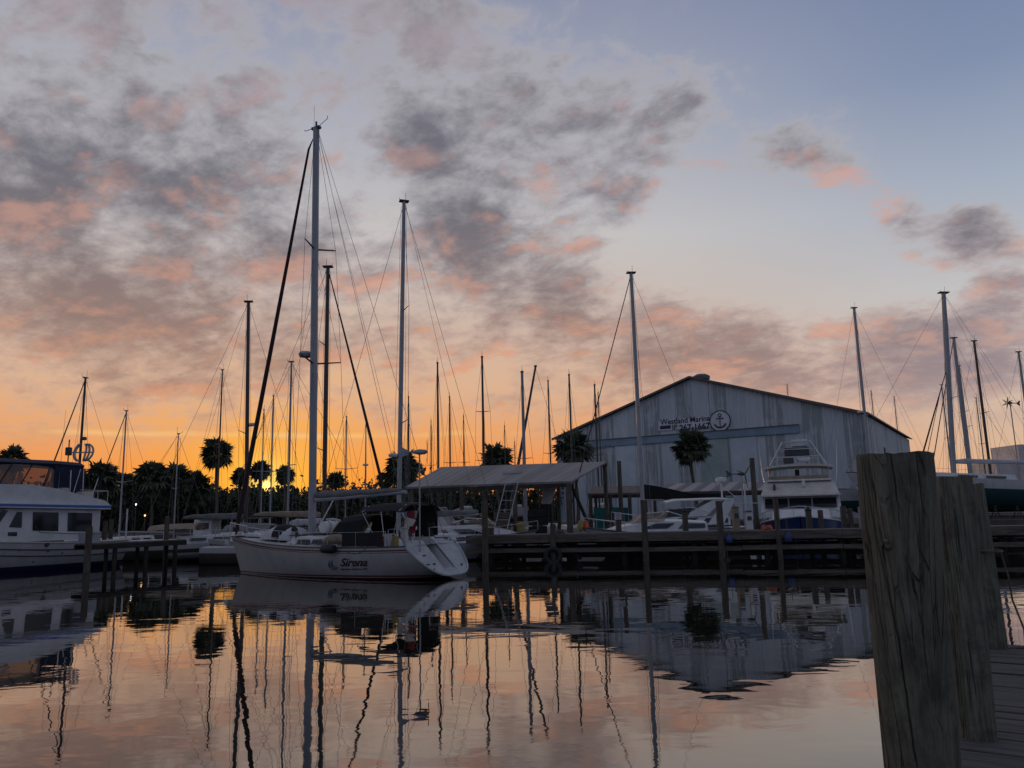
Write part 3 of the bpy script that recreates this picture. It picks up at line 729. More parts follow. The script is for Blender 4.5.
def piling(label, px, Y, ztop, r=0.15, m='pilegrey', group='pilings along the long dock', lean=(0, 0), cap=False, name='dock_piling', zb=-1.5):
    x = XAT(px, Y, 1.2)
    root = MB().tube([(0, 0, zb), (lean[0] * 0.35, lean[1] * 0.35, zb + (ztop - zb) * 0.35), (lean[0], lean[1], ztop)], [r * 1.04, r, r * 0.96], 10).build(name, m, None, smooth=True)
    root.location = (x, Y, 0); tag(root, label, 'piling', group)
    if cap: MB().lathe([(r * 1.1, 0), (r * 1.15, 0.06), (0.02, 0.24)], (lean[0], lean[1], ztop), 10).build('cap', 'black', root)
    return root
def dY(px): return DA.y + (DB.y - DA.y) * (px - 466) / 594.0 - 0.22
piling('tall brown piling at the left end of the long dock beside the yacht stern', 485, 40.9, P(485, 500, 40.9).z, 0.17)
piling('short thick stump right behind the tall end piling', 491, 42.3, P(490, 528, 42.3).z, 0.18)
piling('short piling carrying a white notice board', 619, dY(619) + 2.3, P(618, 516, dY(619) + 2.3).z, 0.16)
piling('piling standing in front of the white cabin cruiser windscreen', 645, dY(645), P(645, 500, dY(645)).z, 0.16)
piling('stubby piling with rounded top between the two white cruisers', 686, dY(686) + 2.4, P(686, 512, dY(686) + 2.4).z, 0.16, cap=True)
piling('thick piling under the radar dome by the second cruiser stern', 721, dY(721), P(721, 501, dY(721)).z, 0.17)
piling('tall thin piling rising left of the sport fishing boat', 757, 52, P(757, 458, 52).z, 0.17)
piling('leaning piling at the left bow of the sport fishing boat', 779, dY(779), P(778, 498, dY(779)).z, 0.13, lean=(-0.05, 0))
piling('dark capped piling before the blue bow of the sport fishing boat', 810, dY(810) + 2.3, P(810, 511, dY(810) + 2.3).z, 0.16, cap=True)
piling('plain grey piling right of the capped one at the blue bow', 822, dY(822) + 2.3, P(822, 510, dY(822) + 2.3).z, 0.14)
piling('pale piling by the right flank of the sport fishing boat', 845, dY(845) + 2.4, P(845, 506, dY(845) + 2.4).z, 0.15)
piling('tall dark piling standing beyond the brown slip roof', 622, 58.6, P(622, 461, 58.6).z, 0.17)
piling('piling lit from behind below the dark shade cloth', 852, dY(852) + 2.4, P(852, 508, dY(852) + 2.4).z, 0.12)['label'] = 'thin brown piling at the right end before the big near pilings'
piling('squat piling on the dock left of the white cruiser bow', 553, dY(553), P(553, 524, dY(553)).z, 0.16)

nb_ = thing('notice_board', 'small white notice board on a short dock piling', 'sign', (XAT(618, dY(619) + 2.1, 2.2), dY(619) + 2.1, P(618, 516, dY(619) + 2.1).z), 0)
MB().box((0, 0, 0), (0.36, 0.03, 0.38)).build('panel', 'whitecloth', nb_)
for k in range(4): MB().box((0, -0.02, 0.12 - 0.08 * k), (0.26 - 0.05 * (k % 2), 0.012, 0.025)).build('text_line', 'darkgrey', nb_)

def fender(label, px, py, Y, m, r=0.2):
    p = P(px, py, Y)
    o = MB().lathe([(0.02, -r * 1.15), (r * 0.75, -r * 0.85), (r, 0), (r * 0.75, r * 0.8), (r * 0.25, r * 1.15), (r * 0.2, r * 1.4)], (0, 0, 0), 12).build('round_fender', m, None, smooth=True)
    o.location = p; tag(o, label, 'fender', 'round fenders hung on the long dock')
    MB().tube([(0, 0, r * 1.35), (0.02, 0.1, r * 1.35 + 0.6)], 0.015, 5).build('rope', 'rope', o)
fender('blue round fender hanging under the sport fishing boat bow', 788, 537.5, dY(788) - 0.12, 'bluefender', 0.22)
fender('dark blue round fender beside the piling under the radar dome', 729, 539, dY(729) - 0.1, 'navy', 0.2)
fender('dull dark fender low on the piling below the blue fender', 728, 562, dY(728) - 0.1, 'black', 0.2)
# tyre hung as a dock bumper
ty = thing('tyre_bumper', 'worn black tyre hung low on the dock face as bumper', 'tyre', P(553, 556, dY(553) - 0.22), 0)
MB().tube([(0.36 * math.cos(q), 0, 0.36 * math.sin(q)) for q in (2 * math.pi * k / 20 for k in range(21))], 0.13, 8).build('casing', 'black', ty, smooth=True)
MB().tube([(0, 0.05, 0.42), (0, 0.12, 0.85)], 0.02, 5).build('rope', 'rope', ty)

def buoy(label, px, py, Y, m):
    p = P(px, py, Y)
    o = MB().lathe([(0.03, -0.32), (0.14, -0.26), (0.17, 0), (0.12, 0.24), (0.04, 0.34)], (0, 0, 0), 10).build('marker_buoy', m, None, smooth=True)
    o.location = p; tag(o, label, 'buoy', 'coloured buoys hung over the dock rail')
    MB().tube([(0, 0, 0.32), (0, 0.05, 0.55)], 0.012, 4).build('rope', 'rope', o)
buoy('yellow buoy hung at the bow of the first white cruiser', 580.5, 526, 44.6, 'yellow')
buoy('orange buoy hung right beside the yellow buoy', 586, 526, 44.8, 'orange')

def pile_of_line(label, px, py, Y, m):
    p = P(px, py, Y); p.z = 1.46
    o = thing('coiled_line', label, 'rope', p, 0)
    for k in range(3): MB().tube([(0.24 * math.cos(q) * (1 - .1 * k), 0.24 * math.sin(q) * (1 - .1 * k), 0.06 * k + 0.03 * math.sin(3 * q)) for q in (2 * math.pi * j / 14 for j in range(15))], 0.04, 5).build('coil', m, o)
pile_of_line('orange coiled hose lying on the dock by the blue bow', 767, 525, dY(767) + 1.2, 'orange')
pile_of_line('grey coil of rope on the dock behind the squat piling', 560, 531, dY(560) + 1.0, 'rope')

def pedestal(label, px, pyt, Y, m, w=0.28):
    t_ = P(px, pyt, Y); o = thing('power_pedestal', label, 'power pedestal', (t_.x, Y, 1.4), 0, 'power pedestals on the long dock'); h = t_.z - 1.4
    MB().box((0, 0, h / 2), (w, w, h), 0, 0.92).build('body', m, o, bevel=0.02); MB().box((0, 0, h + 0.04), (w * 1.1, w * 1.1, 0.08), 0, 0.6).build('cap', 'darkgrey', o)
    MB().box((0, -w / 2 - 0.01, h * 0.65), (w * 0.6, 0.03, h * 0.22)).build('socket_cover', 'darkgrey', o)
    return o
pedestal('tan power pedestal on the dock left of the sport fishing boat', 735, 508, dY(735) + 2.0, 'tancloth', 0.34)
pedestal('white power pedestal on the dock by the blue bow flank', 748, 512, dY(748) + 1.9, 'white', 0.36)
pedestal('grey power pedestal on the dock right of the sport fishing boat', 862, 508, dY(862) + 1.9, 'greyhull', 0.34)

# ------------------------------------------------------------------ finger pier on the left
pa, pb = Vector((XAT(88, 41.4, 1.45), 41.4, 0)), Vector((XAT(186, 46.5, 1.45), 46.5, 0)); pv = pb - pa
fp = thing('finger_pier', 'narrow dark timber pier beside the stern of the trawler', 'dock', pa, math.atan2(pv.y, pv.x)); pl = pv.length
MB().box((pl / 2, 0.6, 1.42), (pl, 1.2, 0.07)).build('deck', 'timber', fp)
MB().box((pl / 2, -0.04, 1.27), (pl, 0.09, 0.26)).build('fascia_board', 'darktimber', fp); MB().box((pl / 2, 1.24, 1.27), (pl, 0.09, 0.26)).build('rear_fascia', 'darktimber', fp)
for k in range(3):
    x = 1.6 + (pl - 2.2) * k / 2
    MB().tube([(x, 0.12, -1.5), (x, 0.12, 1.36)], 0.12, 8).build('support_post', 'darktimber', fp); MB().tube([(x + 0.1, 1.08, -1.5), (x + 0.1, 1.08, 1.36)], 0.11, 8).build('support_post', 'darktimber', fp)
piling('tan piling standing at the near end of the finger pier', 88, 40.9, P(88, 527, 40.9).z, 0.17, group='pilings of the finger pier')
for px, Y, pyt, lb in ((104, 47.5, 521, 'dark piling behind the trawler stern'), (166, 47.2, 516, 'dark piling standing behind the far end of the finger pier'), (110, 49.5, 519, 'thin piling right of the dark one behind the trawler stern')):
    piling(lb, px, Y, P(px, pyt, Y).z, 0.14, 'pilegrey', 'pilings of the finger pier')

# ------------------------------------------------------------------ near dock with three big piles
def foot(px, py, Y):
    p = P(px, py, Y); return Vector((p.x, Y, 0)), p.z
q1, q2, q3 = foot(920, 768, 3.1)[0], foot(976, 718, 5.5)[0], foot(993, 640, 8.7)[0]
def lean_of(q, zq, px, py, Y):
    t_ = P(px, py, Y); return (t_.x - q.x) * (t_.z - 1.0) / (t_.z - zq), t_.z
nd = (q3 - q1).normalized(); nr = Vector((nd.y, -nd.x, 0)); NZ = 1.0
near = thing('near_dock', 'weathered plank dock at bottom right beside the big pilings', 'dock', q1 * 1.0 - nd * 4, math.atan2(nd.y, nd.x))
# local frame: x along the dock, -y to the right (land side)
random.seed(3)
plk = MB(); x = -1.0; pitch = 0.19
XE = 4.0 + (q3 - q1).length + 0.28
while x < XE:
    w = 0.176 + random.uniform(-0.006, 0.004); dz = random.uniform(-0.008, 0.008); off = random.uniform(-0.03, 0.05)
    plk.box((x, -2.0 + off / 2, NZ - 0.02 + dz), (w, 4.6 + off, 0.04), random.uniform(-0.004, 0.004)); x += pitch
m = bpy.data.materials.new('weathered_planks'); m.use_nodes = True; t = NT(m.node_tree); b = t.n['Principled BSDF']
co = t.n.new('ShaderNodeTexCoord').outputs['Object']
s_ = t.n.new('ShaderNodeSeparateXYZ'); t.put(s_.inputs[0], co)
wn = t.n.new('ShaderNodeTexWhiteNoise'); wn.noise_dimensions = '1D'; t.put(wn.inputs['W'], t.math('FLOOR', t.math('DIVIDE', t.math('ADD', s_.outputs[0], 1.095), pitch)))
gr = t.noise(t.vec('MULTIPLY', co, (26, 1.1, 8)), 1.0, 6, 0.65)
c = t.mix(t.smooth(gr, 0.3, 0.7), (0.035, 0.033, 0.032), (0.115, 0.108, 0.102)); c = t.mix(t.math('MULTIPLY', wn.outputs[0], 0.5), c, (0.05, 0.047, 0.045))
t.put(b.inputs['Base Color'], c); b.inputs['Roughness'].default_value = 0.85
bn = t.n.new('ShaderNodeBump'); bn.inputs['Strength'].default_value = 0.7; bn.inputs['Distance'].default_value = 0.01; t.put(bn.inputs['Height'], gr); t.l.new(bn.outputs[0], b.inputs['Normal'])
M['planks'] = m
plk.build('planking', m, near, bevel=0.004)
for yy in (0.2, -4.2): MB().box((XE / 2 - 0.5, yy, NZ - 0.17), (XE + 0.9, 0.08, 0.24)).build('stringer', 'darktimber', near)
MB().box((XE + 0.02, -2.0, NZ - 0.16), (0.06, 4.5, 0.26)).build('end_board', 'darktimber', near)
for k in range(3): MB().tube([(2 + 4 * k, -3.9, -1.5), (2 + 4 * k, -3.9, NZ - 0.05)], 0.14, 10).build('support_post', 'darktimber', near)

def pile_wood():
    m = bpy.data.materials.new('big_pile_wood'); m.use_nodes = True; t = NT(m.node_tree); b = t.n['Principled BSDF']
    co = t.n.new('ShaderNodeTexCoord').outputs['Object']
    v = t.vec('MULTIPLY', co, (1, 1, 0.06))
    warp = t.vec('ADD', v, t.vec('SCALE', t.noise(co, 3.0, 4, 0.6, col=True), scale=0.018))
    g1 = t.noise(warp, 38, 8, 0.70); g2 = t.noise(t.vec('MULTIPLY', co, (1, 1, 0.22)), 7, 6, 0.68); blot = t.noise(co, 3.4, 9, 0.72); fine = t.noise(t.vec('MULTIPLY', co, (1, 1, 0.12)), 120, 4, 0.7)
    c = t.mix(t.smooth(g1, 0.30, 0.70), (0.088, 0.086, 0.066), (0.225, 0.215, 0.165))
    c = t.mix(t.math('MULTIPLY', t.smooth(g2, 0.40, 0.66), 0.55), c, (0.095, 0.105, 0.080))
    c = t.mix(t.math('MULTIPLY', t.smooth(blot, 0.48, 0.66), 0.6), c, (0.055, 0.050, 0.042))
    c = t.mix(t.math('MULTIPLY', t.smooth(fine, 0.55, 0.75), 0.5), c, (0.27, 0.245, 0.19))
    def checks(sx_, sz_, wob, wid, lo, hi, seed):
        w = t.n.new('ShaderNodeTexVoronoi'); w.feature = 'DISTANCE_TO_EDGE'
        q = t.vec('ADD', t.vec('MULTIPLY', co, (sx_, sx_, sz_)), (seed, seed * 2, seed * 3))
        t.put(w.inputs['Vector'], t.vec('ADD', q, t.vec('SCALE', t.noise(co, 6.0, 5, 0.65, col=True), scale=wob))); w.inputs['Scale'].default_value = 1.0
        gate = t.smooth(t.noise(t.vec('ADD', t.vec('MULTIPLY', co, (4, 4, 1.6)), (seed, 0, 0)), 1.0, 4, 0.6), lo, hi)
        return t.math('MULTIPLY', t.smooth(w.outputs[0], 0.0, wid, 1.0, 0.0), gate)
    ck = t.math('MAXIMUM', checks(11, 0.28, 0.13, 0.020, 0.46, 0.58, 1.3), t.math('MULTIPLY', checks(30, 0.5, 0.22, 0.045, 0.46, 0.60, 5.1), 0.6))
    ck = t.math('MAXIMUM', ck, t.math('MULTIPLY', checks(12, 4.5, 0.35, 0.016, 0.60, 0.68, 9.7), 0.55))
    c = t.mix(t.math('MULTIPLY', ck, 0.75), c, (0.013, 0.011, 0.009))
    t.put(b.inputs['Base Color'], c); b.inputs['Roughness'].default_value = 0.92; b.inputs['Specular IOR Level'].default_value = 0.2
    bn = t.n.new('ShaderNodeBump'); bn.inputs['Strength'].default_value = 1.0; bn.inputs['Distance'].default_value = 0.012
    t.put(bn.inputs['Height'], t.math('SUBTRACT', t.math('ADD', g1, t.math('MULTIPLY', g2, 0.8)), t.math('MULTIPLY', ck, 2.0))); t.l.new(bn.outputs[0], b.inputs['Normal'])
    return m
M['bigpile'] = pile_wood()
def big_pile(label, base, r, ztop, lean, seed, zb=-1.2):
    random.seed(seed); mb = MB(); n = 40; rings = []
    for k in range(25):
        u = k / 24; z = zb + (ztop - zb) * u
        c = Vector((lean[0] * (z - NZ) / (ztop - NZ), lean[1] * (z - NZ) / (ztop - NZ), z)); ring = []
        for j in range(n):
            q = 2 * math.pi * j / n
            rr = r * (0.80 + 0.20 * u) * (1 + 0.018 * math.sin(3 * q + seed) + 0.03 * (mnoise.noise(Vector((math.cos(q) * 1.5, math.sin(q) * 1.5, z * 0.5 + seed)))) + 0.014 * mnoise.noise(Vector((math.cos(q) * 7, math.sin(q) * 7, z * 0.8 + seed))))
            if k == 24: rr *= 0.975
            ring.append(c + Vector((rr * math.cos(q), rr * math.sin(q), (0.012 * mnoise.noise(Vector((math.cos(q) * 3, math.sin(q) * 3, seed))) if k == 24 else 0))))
        rings.append(ring)
    mb.loft(rings)
    o = mb.build('mooring_pile', 'bigpile', None, smooth=True); o.location = (base.x, base.y, 0)
    return tag(o, label, 'piling', 'big pilings along the near dock')
l1, z1_ = lean_of(q1, foot(920, 768, 3.1)[1], 898.5, 455, 2.95)
l2, z2_ = lean_of(q2, 1.0, 952, 477, 5.5)
l3, z3_ = lean_of(q3, 1.0, 969, 484, 8.7)
pile1 = big_pile('nearest and thickest weathered wooden pile at the right', q1, 0.138, z1_, (l1, -0.15), 1)
kp = P(889, 545, 2.86); kv = kp - Vector((q1.x, 3.1, 0))
MB().lathe([(0.001, 0.0), (0.010, -0.001), (0.013, -0.004), (0.018, 0.0), (0.021, 0.006), (0.001, 0.012)], (0, 0, 0), 14, 'Y').build('knot', 'bigpile', pile1, smooth=True).location = (kv.x, kv.y + 0.012, kv.z)
big_pile('middle weathered pile standing on the near dock planks', q2, 0.127, z2_, (l2, 0), 5)
p3 = big_pile('farthest of the three big piles with a rope round it', q3, 0.143, z3_, (l3, 0), 9)
rp = thing('mooring_rope', 'thin mooring rope hanging down the farthest big pile', 'rope', (q3.x, q3.y, 0), 0)
MB().tube([(0.19 * math.cos(q), 0.19 * math.sin(q), 2.02 + 0.01 * math.sin(2 * q)) for q in (2 * math.pi * k / 18 for k in range(19))], 0.012, 6).build('turn', 'rope', rp)
MB().tube([(0.10, -0.16, 2.02), (0.16, -0.15, 1.75), (0.19, -0.12, 1.5), (0.25, -0.16, 1.2), (0.20, -0.22, 1.03), (0.0, -0.25, 1.03)], 0.010, 6).build('tail', 'rope', rp)

# ------------------------------------------------------------------ the white yacht in the middle
def build_yacht():
    o = Vector((-2.35, 32.0, 0)); bowp = Vector((-13.95, 38.6, 0)); d = bowp - o; L = d.length; h = math.atan2(d.y, d.x)
    root = thing('sailboat', 'white sloop with maroon stripes and script name moored in the centre', 'sailboat', o, h)
    rev = 1.30
    rings = hull_rings(L, 3.95, 1.32, 1.82, over=0.75, rev=rev, stern_w=0.90, draft=0.5, n=26, m=11, fine=1.9, power=1.7, kstern=0.14)
    root.rotation_euler = (-0.009 * math.sin(h), -0.009 * math.cos(h), h)
    yd = d.normalized(); mxs = [k * 0.01 for k in range(500, 1100)]; MX = min(mxs, key=lambda q: abs((o.x + yd.x * q) - XAT(312.5, o.y + yd.y * q, 2.0)))
    hull = make_hull(rings, 'hull_sirena', root, open_stern=True)
    make_deck(rings, 'deck', root, a=0, drop=0.02)
    # toe rail
    for s in (1, -1):
        MB().tube([Vector((r[0].x, s * (r[0].y - 0.02), r[0].z + 0.03)) for r in rings], 0.035, 5).build('toe_rail', 'darkgrey', root)
    # reversed transom with a walk-through slot between two quarter panels
    r0 = rings[0]; ztop = r0[0].z
    def sl(y, z, inset=0.0): return Vector((rev * max(0, z) / ztop + inset, y, z))
    halfring = [(p.y, p.z) for p in r0]
    slot = 0.36
    for s in (1, -1):
        poly = [(y, z) for y, z in halfring if y > slot] 
        zb = [z for y, z in halfring if y > slot][-1]
        poly = [(slot, ztop + 0.24), (min(1.15, poly[0][0] - 0.2), ztop + 0.24)] + poly + [(slot, zb)]
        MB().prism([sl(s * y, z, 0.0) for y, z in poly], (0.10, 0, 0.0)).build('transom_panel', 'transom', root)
        MB().prism([sl(s * slot, 0.36), sl(s * slot, ztop), Vector((rev + 0.9, s * slot, ztop)), Vector((rev + 0.9, s * slot, 0.36))], (0, s * 0.04, 0)).build('slot_wall', 'white', root)
        # rounded rim along the sloping quarter
        MB().tube([sl(s * y * 0.995, z, -0.01) for y, z in halfring], 0.055, 6).build('quarter_rim', 'transom', root, smooth=True)
    MB().box((0.85, 0, 0.36), (1.0, slot * 2, 0.08)).build('swim_platform', 'white', root)
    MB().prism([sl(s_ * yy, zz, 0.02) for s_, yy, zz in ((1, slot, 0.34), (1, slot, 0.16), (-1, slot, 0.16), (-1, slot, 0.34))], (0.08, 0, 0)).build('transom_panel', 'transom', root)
    MB().box((1.95, 0, 0.36), (1.4, slot * 2, 0.07)).build('cockpit_sole', 'trunk', root); MB().box((2.45, 0, 0.58), (0.3, slot * 2, 0.36)).build('step', 'trunk', root)
    MB().box((2.7, 0, 0.75), (0.06, slot * 2, 1.1)).build('companion_panel', 'tancloth', root)
    for (y, z, a, e) in ((1.05, 0.95, 0.16, 0.07), (1.25, 0.62, 0.22, 0.06), (0.85, 0.60, 0.12, 0.10), (1.1, 0.42, 0.07, 0.07), (-0.9, 0.45, 0.10, 0.14)):
        MB().box(sl(y, z, -0.012), (0.03, a, e), 0, 1, R(0)).build('transom_fitting', 'darkgrey', root)
    # cabin trunk with dark windows
    dk = 1.34
    cb = cabin_box(3.9, 9.6, 2.5, 1.25, dk - 0.15, dk + 0.46, 0.1, 0.9).build('cabin', 'white', root, smooth=True)
    for a, e in ((4.7, 5.7), (6.0, 7.1), (7.3, 8.1)):
        for s in (1, -1):
            y = 1.25 - (a + e - 7.8) / 2 * 0.098 + 0.01
            side_window(cb, a, e, s * y, dk + 0.10, dk + 0.33, lean=0.1)
    for x in (8.6, 7.4, 5.4): MB().box((x, 0, dk + 0.50), (0.55, 0.55, 0.06)).build('hatch', 'darkgrey', cb)
    MB().tube([(4.2, 1.0, dk + 0.56), (7.0, 0.85, dk + 0.56), (8.8, 0.66, dk + 0.50)], 0.025, 5).build('grab_rail', 'trunk', cb)
    # cockpit coaming, wheel, dodger and bimini
    for s in (1, -1): MB().box((3.0, s * 1.15, dk + 0.12), (2.1, 0.28, 0.34), 0, 0.85).build('cockpit_coaming', 'white', root)
    MB().tube([(2.55, 0.5 * math.cos(q), dk + 0.55 + 0.5 * math.sin(q)) for q in (2 * math.pi * k / 20 for k in range(21))], 0.02, 5).build('steering_wheel', 'steel', root)
    MB().box((2.7, 0, dk + 0.3), (0.25, 0.25, 0.9), 0, 0.8).build('binnacle', 'white', root)
    arc_canvas(1.75, 4.1, 2.7, 0, dk + 1.78, 0.28).build('bimini', 'blackcloth', root, smooth=True)
    for x in (1.95, 2.9, 3.9):
        MB().tube([(2.6 + (x - 2.6) * .3, 1.32, dk), (x, 1.32, dk + 1.43), (x, 0.9, dk + 1.66), (x, -0.9, dk + 1.66), (x, -1.32, dk + 1.43), (2.6 + (x - 2.6) * .3, -1.32, dk)], 0.02, 5).build('bimini_hoop', 'steel', root)
    for x0_, x1_, s in ((1.9, 3.0, -1),): MB().prism([(x0_, s * 1.30, dk + (0.35 if s < 0 else 0.75)), (x1_, s * 1.30, dk + (0.35 if s < 0 else 0.9)), (x1_, s * 1.30, dk + 1.46), (x0_, s * 1.30, dk + 1.42)], (0, 0.02, 0)).build('added_dark_backdrop', 'blackcloth', root)  # black sheet added as backdrop to darken the cockpit interior
    dg = arc_canvas(4.0, 5.4, 2.3, 0, dk + 1.35, 0.3).build('dodger', 'blackcloth', root, smooth=True)
    MB().loft([[(5.38, -1.1, dk + 1.05), (5.40, -1.1, dk + 1.05), (5.40, 1.1, dk + 1.05), (5.38, 1.1, dk + 1.05)], [(5.95, -1.12, dk + 0.45), (5.98, -1.12, dk + 0.45), (5.98, 1.12, dk + 0.45), (5.95, 1.12, dk + 0.45)]]).build('dodger_screen', 'tancloth', root)
    for s in (1, -1): MB().prism([(4.05, s * 1.14, dk + 0.3), (5.6, s * 1.14, dk + 0.42), (5.38, s * 1.12, dk + 1.0), (4.05, s * 1.13, dk + 1.1)], (0, 0.02, 0)).build('dodger_side', 'blackcloth', root)
    # mast, spreaders, boom
    mx = MX; T = P(315.5, 127, o.y + yd.y * mx); H = T.z
    mast = MB().tube([(mx, 0, dk), (mx, 0, H * 0.5), (mx, 0, H)], [0.20, 0.20, 0.175], 10, 0.75).build('mast', 'alupale', root, smooth=True)
    MB().box((mx, 0, H), (0.5, 0.2, 0.12)).build('mast_cap', 'darkgrey', mast); MB().tube([(mx, 0, H), (mx, 0, H + 0.35)], 0.05, 6).build('masthead_light', 'darkgrey', mast)
    MB().tube([(mx - 0.15, 0, H + 0.05), (mx - 0.75, 0, H + 0.3), (mx - 0.75, 0, H + 0.45)], 0.02, 4).build('wind_vane', 'black', mast)
    MB().tube([(mx + 0.15, 0, H + 0.05), (mx + 0.75, 0, H + 0.05), (mx + 0.8, 0, H + 0.12)], 0.02, 4).build('anemometer', 'black', mast)
    MB().tube([(mx + 0.1, 0.05, H), (mx + 0.1, 0.05, H + 1.2)], 0.01, 4).build('aerial', 'wire', mast)
    tips = {1: [], -1: []}
    for py, ln in ((249, 1.05), (363, 1.35)):
        z = P(313, py, 36.05).z
        for s in (1, -1):
            e = Vector((mx - 0.35 * ln, s * ln, z + 0.16 * ln)); tips[s].append(e)
            MB().tube([(mx, 0, z), e], [0.05, 0.03], 6).build('spreader', 'darkmast', mast)
    for s in (1, -1):
        e = tips[s][::-1]
        p = sheer_at(rings, mx - 0.5)
        MB().tube([(p.x, s * (p.y - 0.1), p.z), e[0], e[1], (mx, s * 0.06, H - 0.2)], 0.012, 4).build('shroud', 'wire', root)
        MB().tube([(p.x - 0.3, s * (p.y - 0.1), p.z), (mx - 0.05, s * 0.05, e[0].z - 0.2)], 0.010, 4).build('lower_shroud', 'wire', root)
        MB().tube([(e[0].x, e[0].y, e[0].z), (mx, s * 0.05, e[1].z - 0.25)], 0.010, 4).build('diagonal_shroud', 'wire', root)
    for s in (1, -1): MB().prism([(x_, s * (sheer_at(rings, x_).y - 0.07), sheer_at(rings, x_).z + q_) for x_, q_ in ((2.45, 0.08), (3.2, 0.08), (4.5, 0.08), (4.5, 0.62), (3.2, 0.62), (2.45, 0.62))], (0, s * 0.02, 0)).build('weather_cloth', 'blackcloth', root)
    bw = rings[-1][0]
    MB().tube([(bw.x - 0.25, 0, bw.z + 0.05), (bw.x - 0.45, 0, bw.z + 0.9), (mx + (bw.x - mx) * 0.5, 0, (bw.z + H) / 2), (mx + 0.5, 0, H - 1.0), (mx + 0.2, 0, H - 0.5)], [0.03, 0.125, 0.10, 0.055, 0.02], 7).build('furled_genoa', 'furl', root, smooth=True)
    MB().lathe([(0.03, 0), (0.16, 0.02), (0.16, 0.2), (0.03, 0.22)], (bw.x - 0.28, 0, bw.z + 0.25), 10).build('furling_drum', 'black', root)
    for s in (1, -1): MB().tube([(rev + 0.1, s * 1.2, ztop), (mx - 1.5, 0, H * 0.42), (mx, 0, H - 0.1)] if False else [(rev + 0.1, s * 1.2, ztop), (mx - 0.1, 0, H - 0.1)], 0.011, 4).build('backstay', 'wire', root)
    bz = P(340, 495.5, 35).z
    MB().tube([(mx - 0.18, 0, bz - 0.1), (2.6, 0, bz + 0.05)], 0.09, 7).build('boom', 'alupale', root)
    n = 9
    MB().tube([(mx - 0.22 - 5.0 * k / n, 0, bz + 0.13 + 0.01 * math.sin(k * 1.7)) for k in range(n + 1)], [0.10] + [0.155 - 0.006 * k + 0.012 * math.sin(k * 2.3) for k in range(1, n)] + [0.07], 9, 1.2).build('sail_cover', 'greycloth', root, smooth=True)
    MB().tube([(2.7, 0, bz + 0.1), (mx - 0.1, 0, H - 0.3)], 0.008, 4).build('topping_lift', 'wire', root)
    MB().tube([(mx - 1.3, 0, bz - 0.12), (mx - 0.2, 0, dk + 0.55)], 0.035, 5).build('vang', 'alu', root)
    zr = P(304, 352, 36).z
    rd = MB().lathe([(0.03, -0.13), (0.29, -0.12), (0.34, 0.0), (0.28, 0.11), (0.03, 0.14)], (mx + 0.55, 0, zr), 14).build('radar_dome', 'greyhull', mast, smooth=True)
    MB().beam((mx, 0, zr - 0.16), (mx + 0.5, 0, zr - 0.15), 0.12, 0.04).build('radar_bracket', 'darkgrey', mast)
    # rails
    for s in (1, -1):
        rails(root, rings, 2.3, 11.3, 7, 0.65, s)
        pts = []
        for k in range(7):
            x = 2.3 + 9.0 * k / 6; p = sheer_at(rings, x); pts.append((p.x, s * (p.y - 0.06), p.z + 0.34))
        MB().tube(pts, 0.008, 4).build('lower_lifeline', 'steel', root)
    p = sheer_at(rings, 11.3)
    MB().tube([(p.x, p.y - 0.06, p.z), (p.x, p.y - .06, p.z + 0.68), (bw.x - 0.1, 0.22, bw.z + 0.68), (bw.x + 0.1, 0, bw.z + 0.68), (bw.x - 0.1, -0.22, bw.z + 0.68), (p.x, -p.y + .06, p.z + 0.68), (p.x, -p.y + .06, p.z)], 0.018, 5).build('bow_pulpit', 'steel', root)
    for s in (1, -1): MB().tube([(bw.x - 0.15, s * 0.2, bw.z), (bw.x - 0.1, s * 0.22, bw.z + 0.68)], 0.016, 5).build('pulpit_leg', 'steel', root)
    for s in (1, -1):
        MB().tube([(2.3, s * 1.6, ztop), (2.3, s * 1.6, ztop + 0.7), (1.9, s * 1.5, ztop + 0.72), (1.85, s * 0.6, ztop + 0.7), (1.85, s * 0.6, ztop - 0.05)], 0.018, 5).build('stern_rail', 'steel', root)
    an = MB().tube([(bw.x - 0.9, 0, bw.z + 0.06), (bw.x + 0.12, 0, bw.z + 0.04), (bw.x + 0.25, 0, bw.z - 0.25)], 0.04, 6).build('anchor', 'steel', root)
    MB().prism([(bw.x + 0.2, 0.02, bw.z - 0.05), (bw.x + 0.32, 0.2, bw.z - 0.3), (bw.x + 0.2, 0.02, bw.z - 0.42)], (0.0, -0.04, 0)).build('fluke', 'steel', an)
    # name, port and roundel on the port side, follows the topsides
    def topside(px, py):
        y = 1.97
        for _ in range(4):
            x, z = local_on(root, px, py, y)
            # local half-beam at x, z
            best = None
            for a, e in zip(rings, rings[1:]):
                fa = None
                def yz(r):
                    for u, w in zip(r, r[1:]):
                        if u.z >= z >= w.z:
                            k = (u.z - z) / (u.z - w.z + 1e-9); return u.lerp(w, k)
                    return r[0]
                A, E = yz(a), yz(e)
                if A.x <= x <= E.x:
                    k = (x - A.x) / (E.x - A.x + 1e-9); best = A.lerp(E, k); break
            if best: y = best.y
        return Vector((x, y, z))
    def wrap_text(name, body, px0, px1, py, hpx, **k):
        o_ = text_mesh(name, body, 1.0, 'ink', Matrix.Identity(4), root, depth=0.0, **k)
        vs = o_.data.vertices; xs = [v.co.x for v in vs]; ys = [v.co.y for v in vs]
        x0, x1, y0, y1 = min(xs), max(xs), min(ys), max(ys)
        a, e = topside(px0, py), topside(px1, py)
        dirx = (e - a); 
        nrm = Vector((-dirx.y, dirx.x, 0)).normalized();  nrm = nrm if nrm.y > 0 else -nrm
        lo = topside((px0 + px1) / 2, py + hpx / 2); hi = topside((px0 + px1) / 2, py - hpx / 2); up = hi - lo
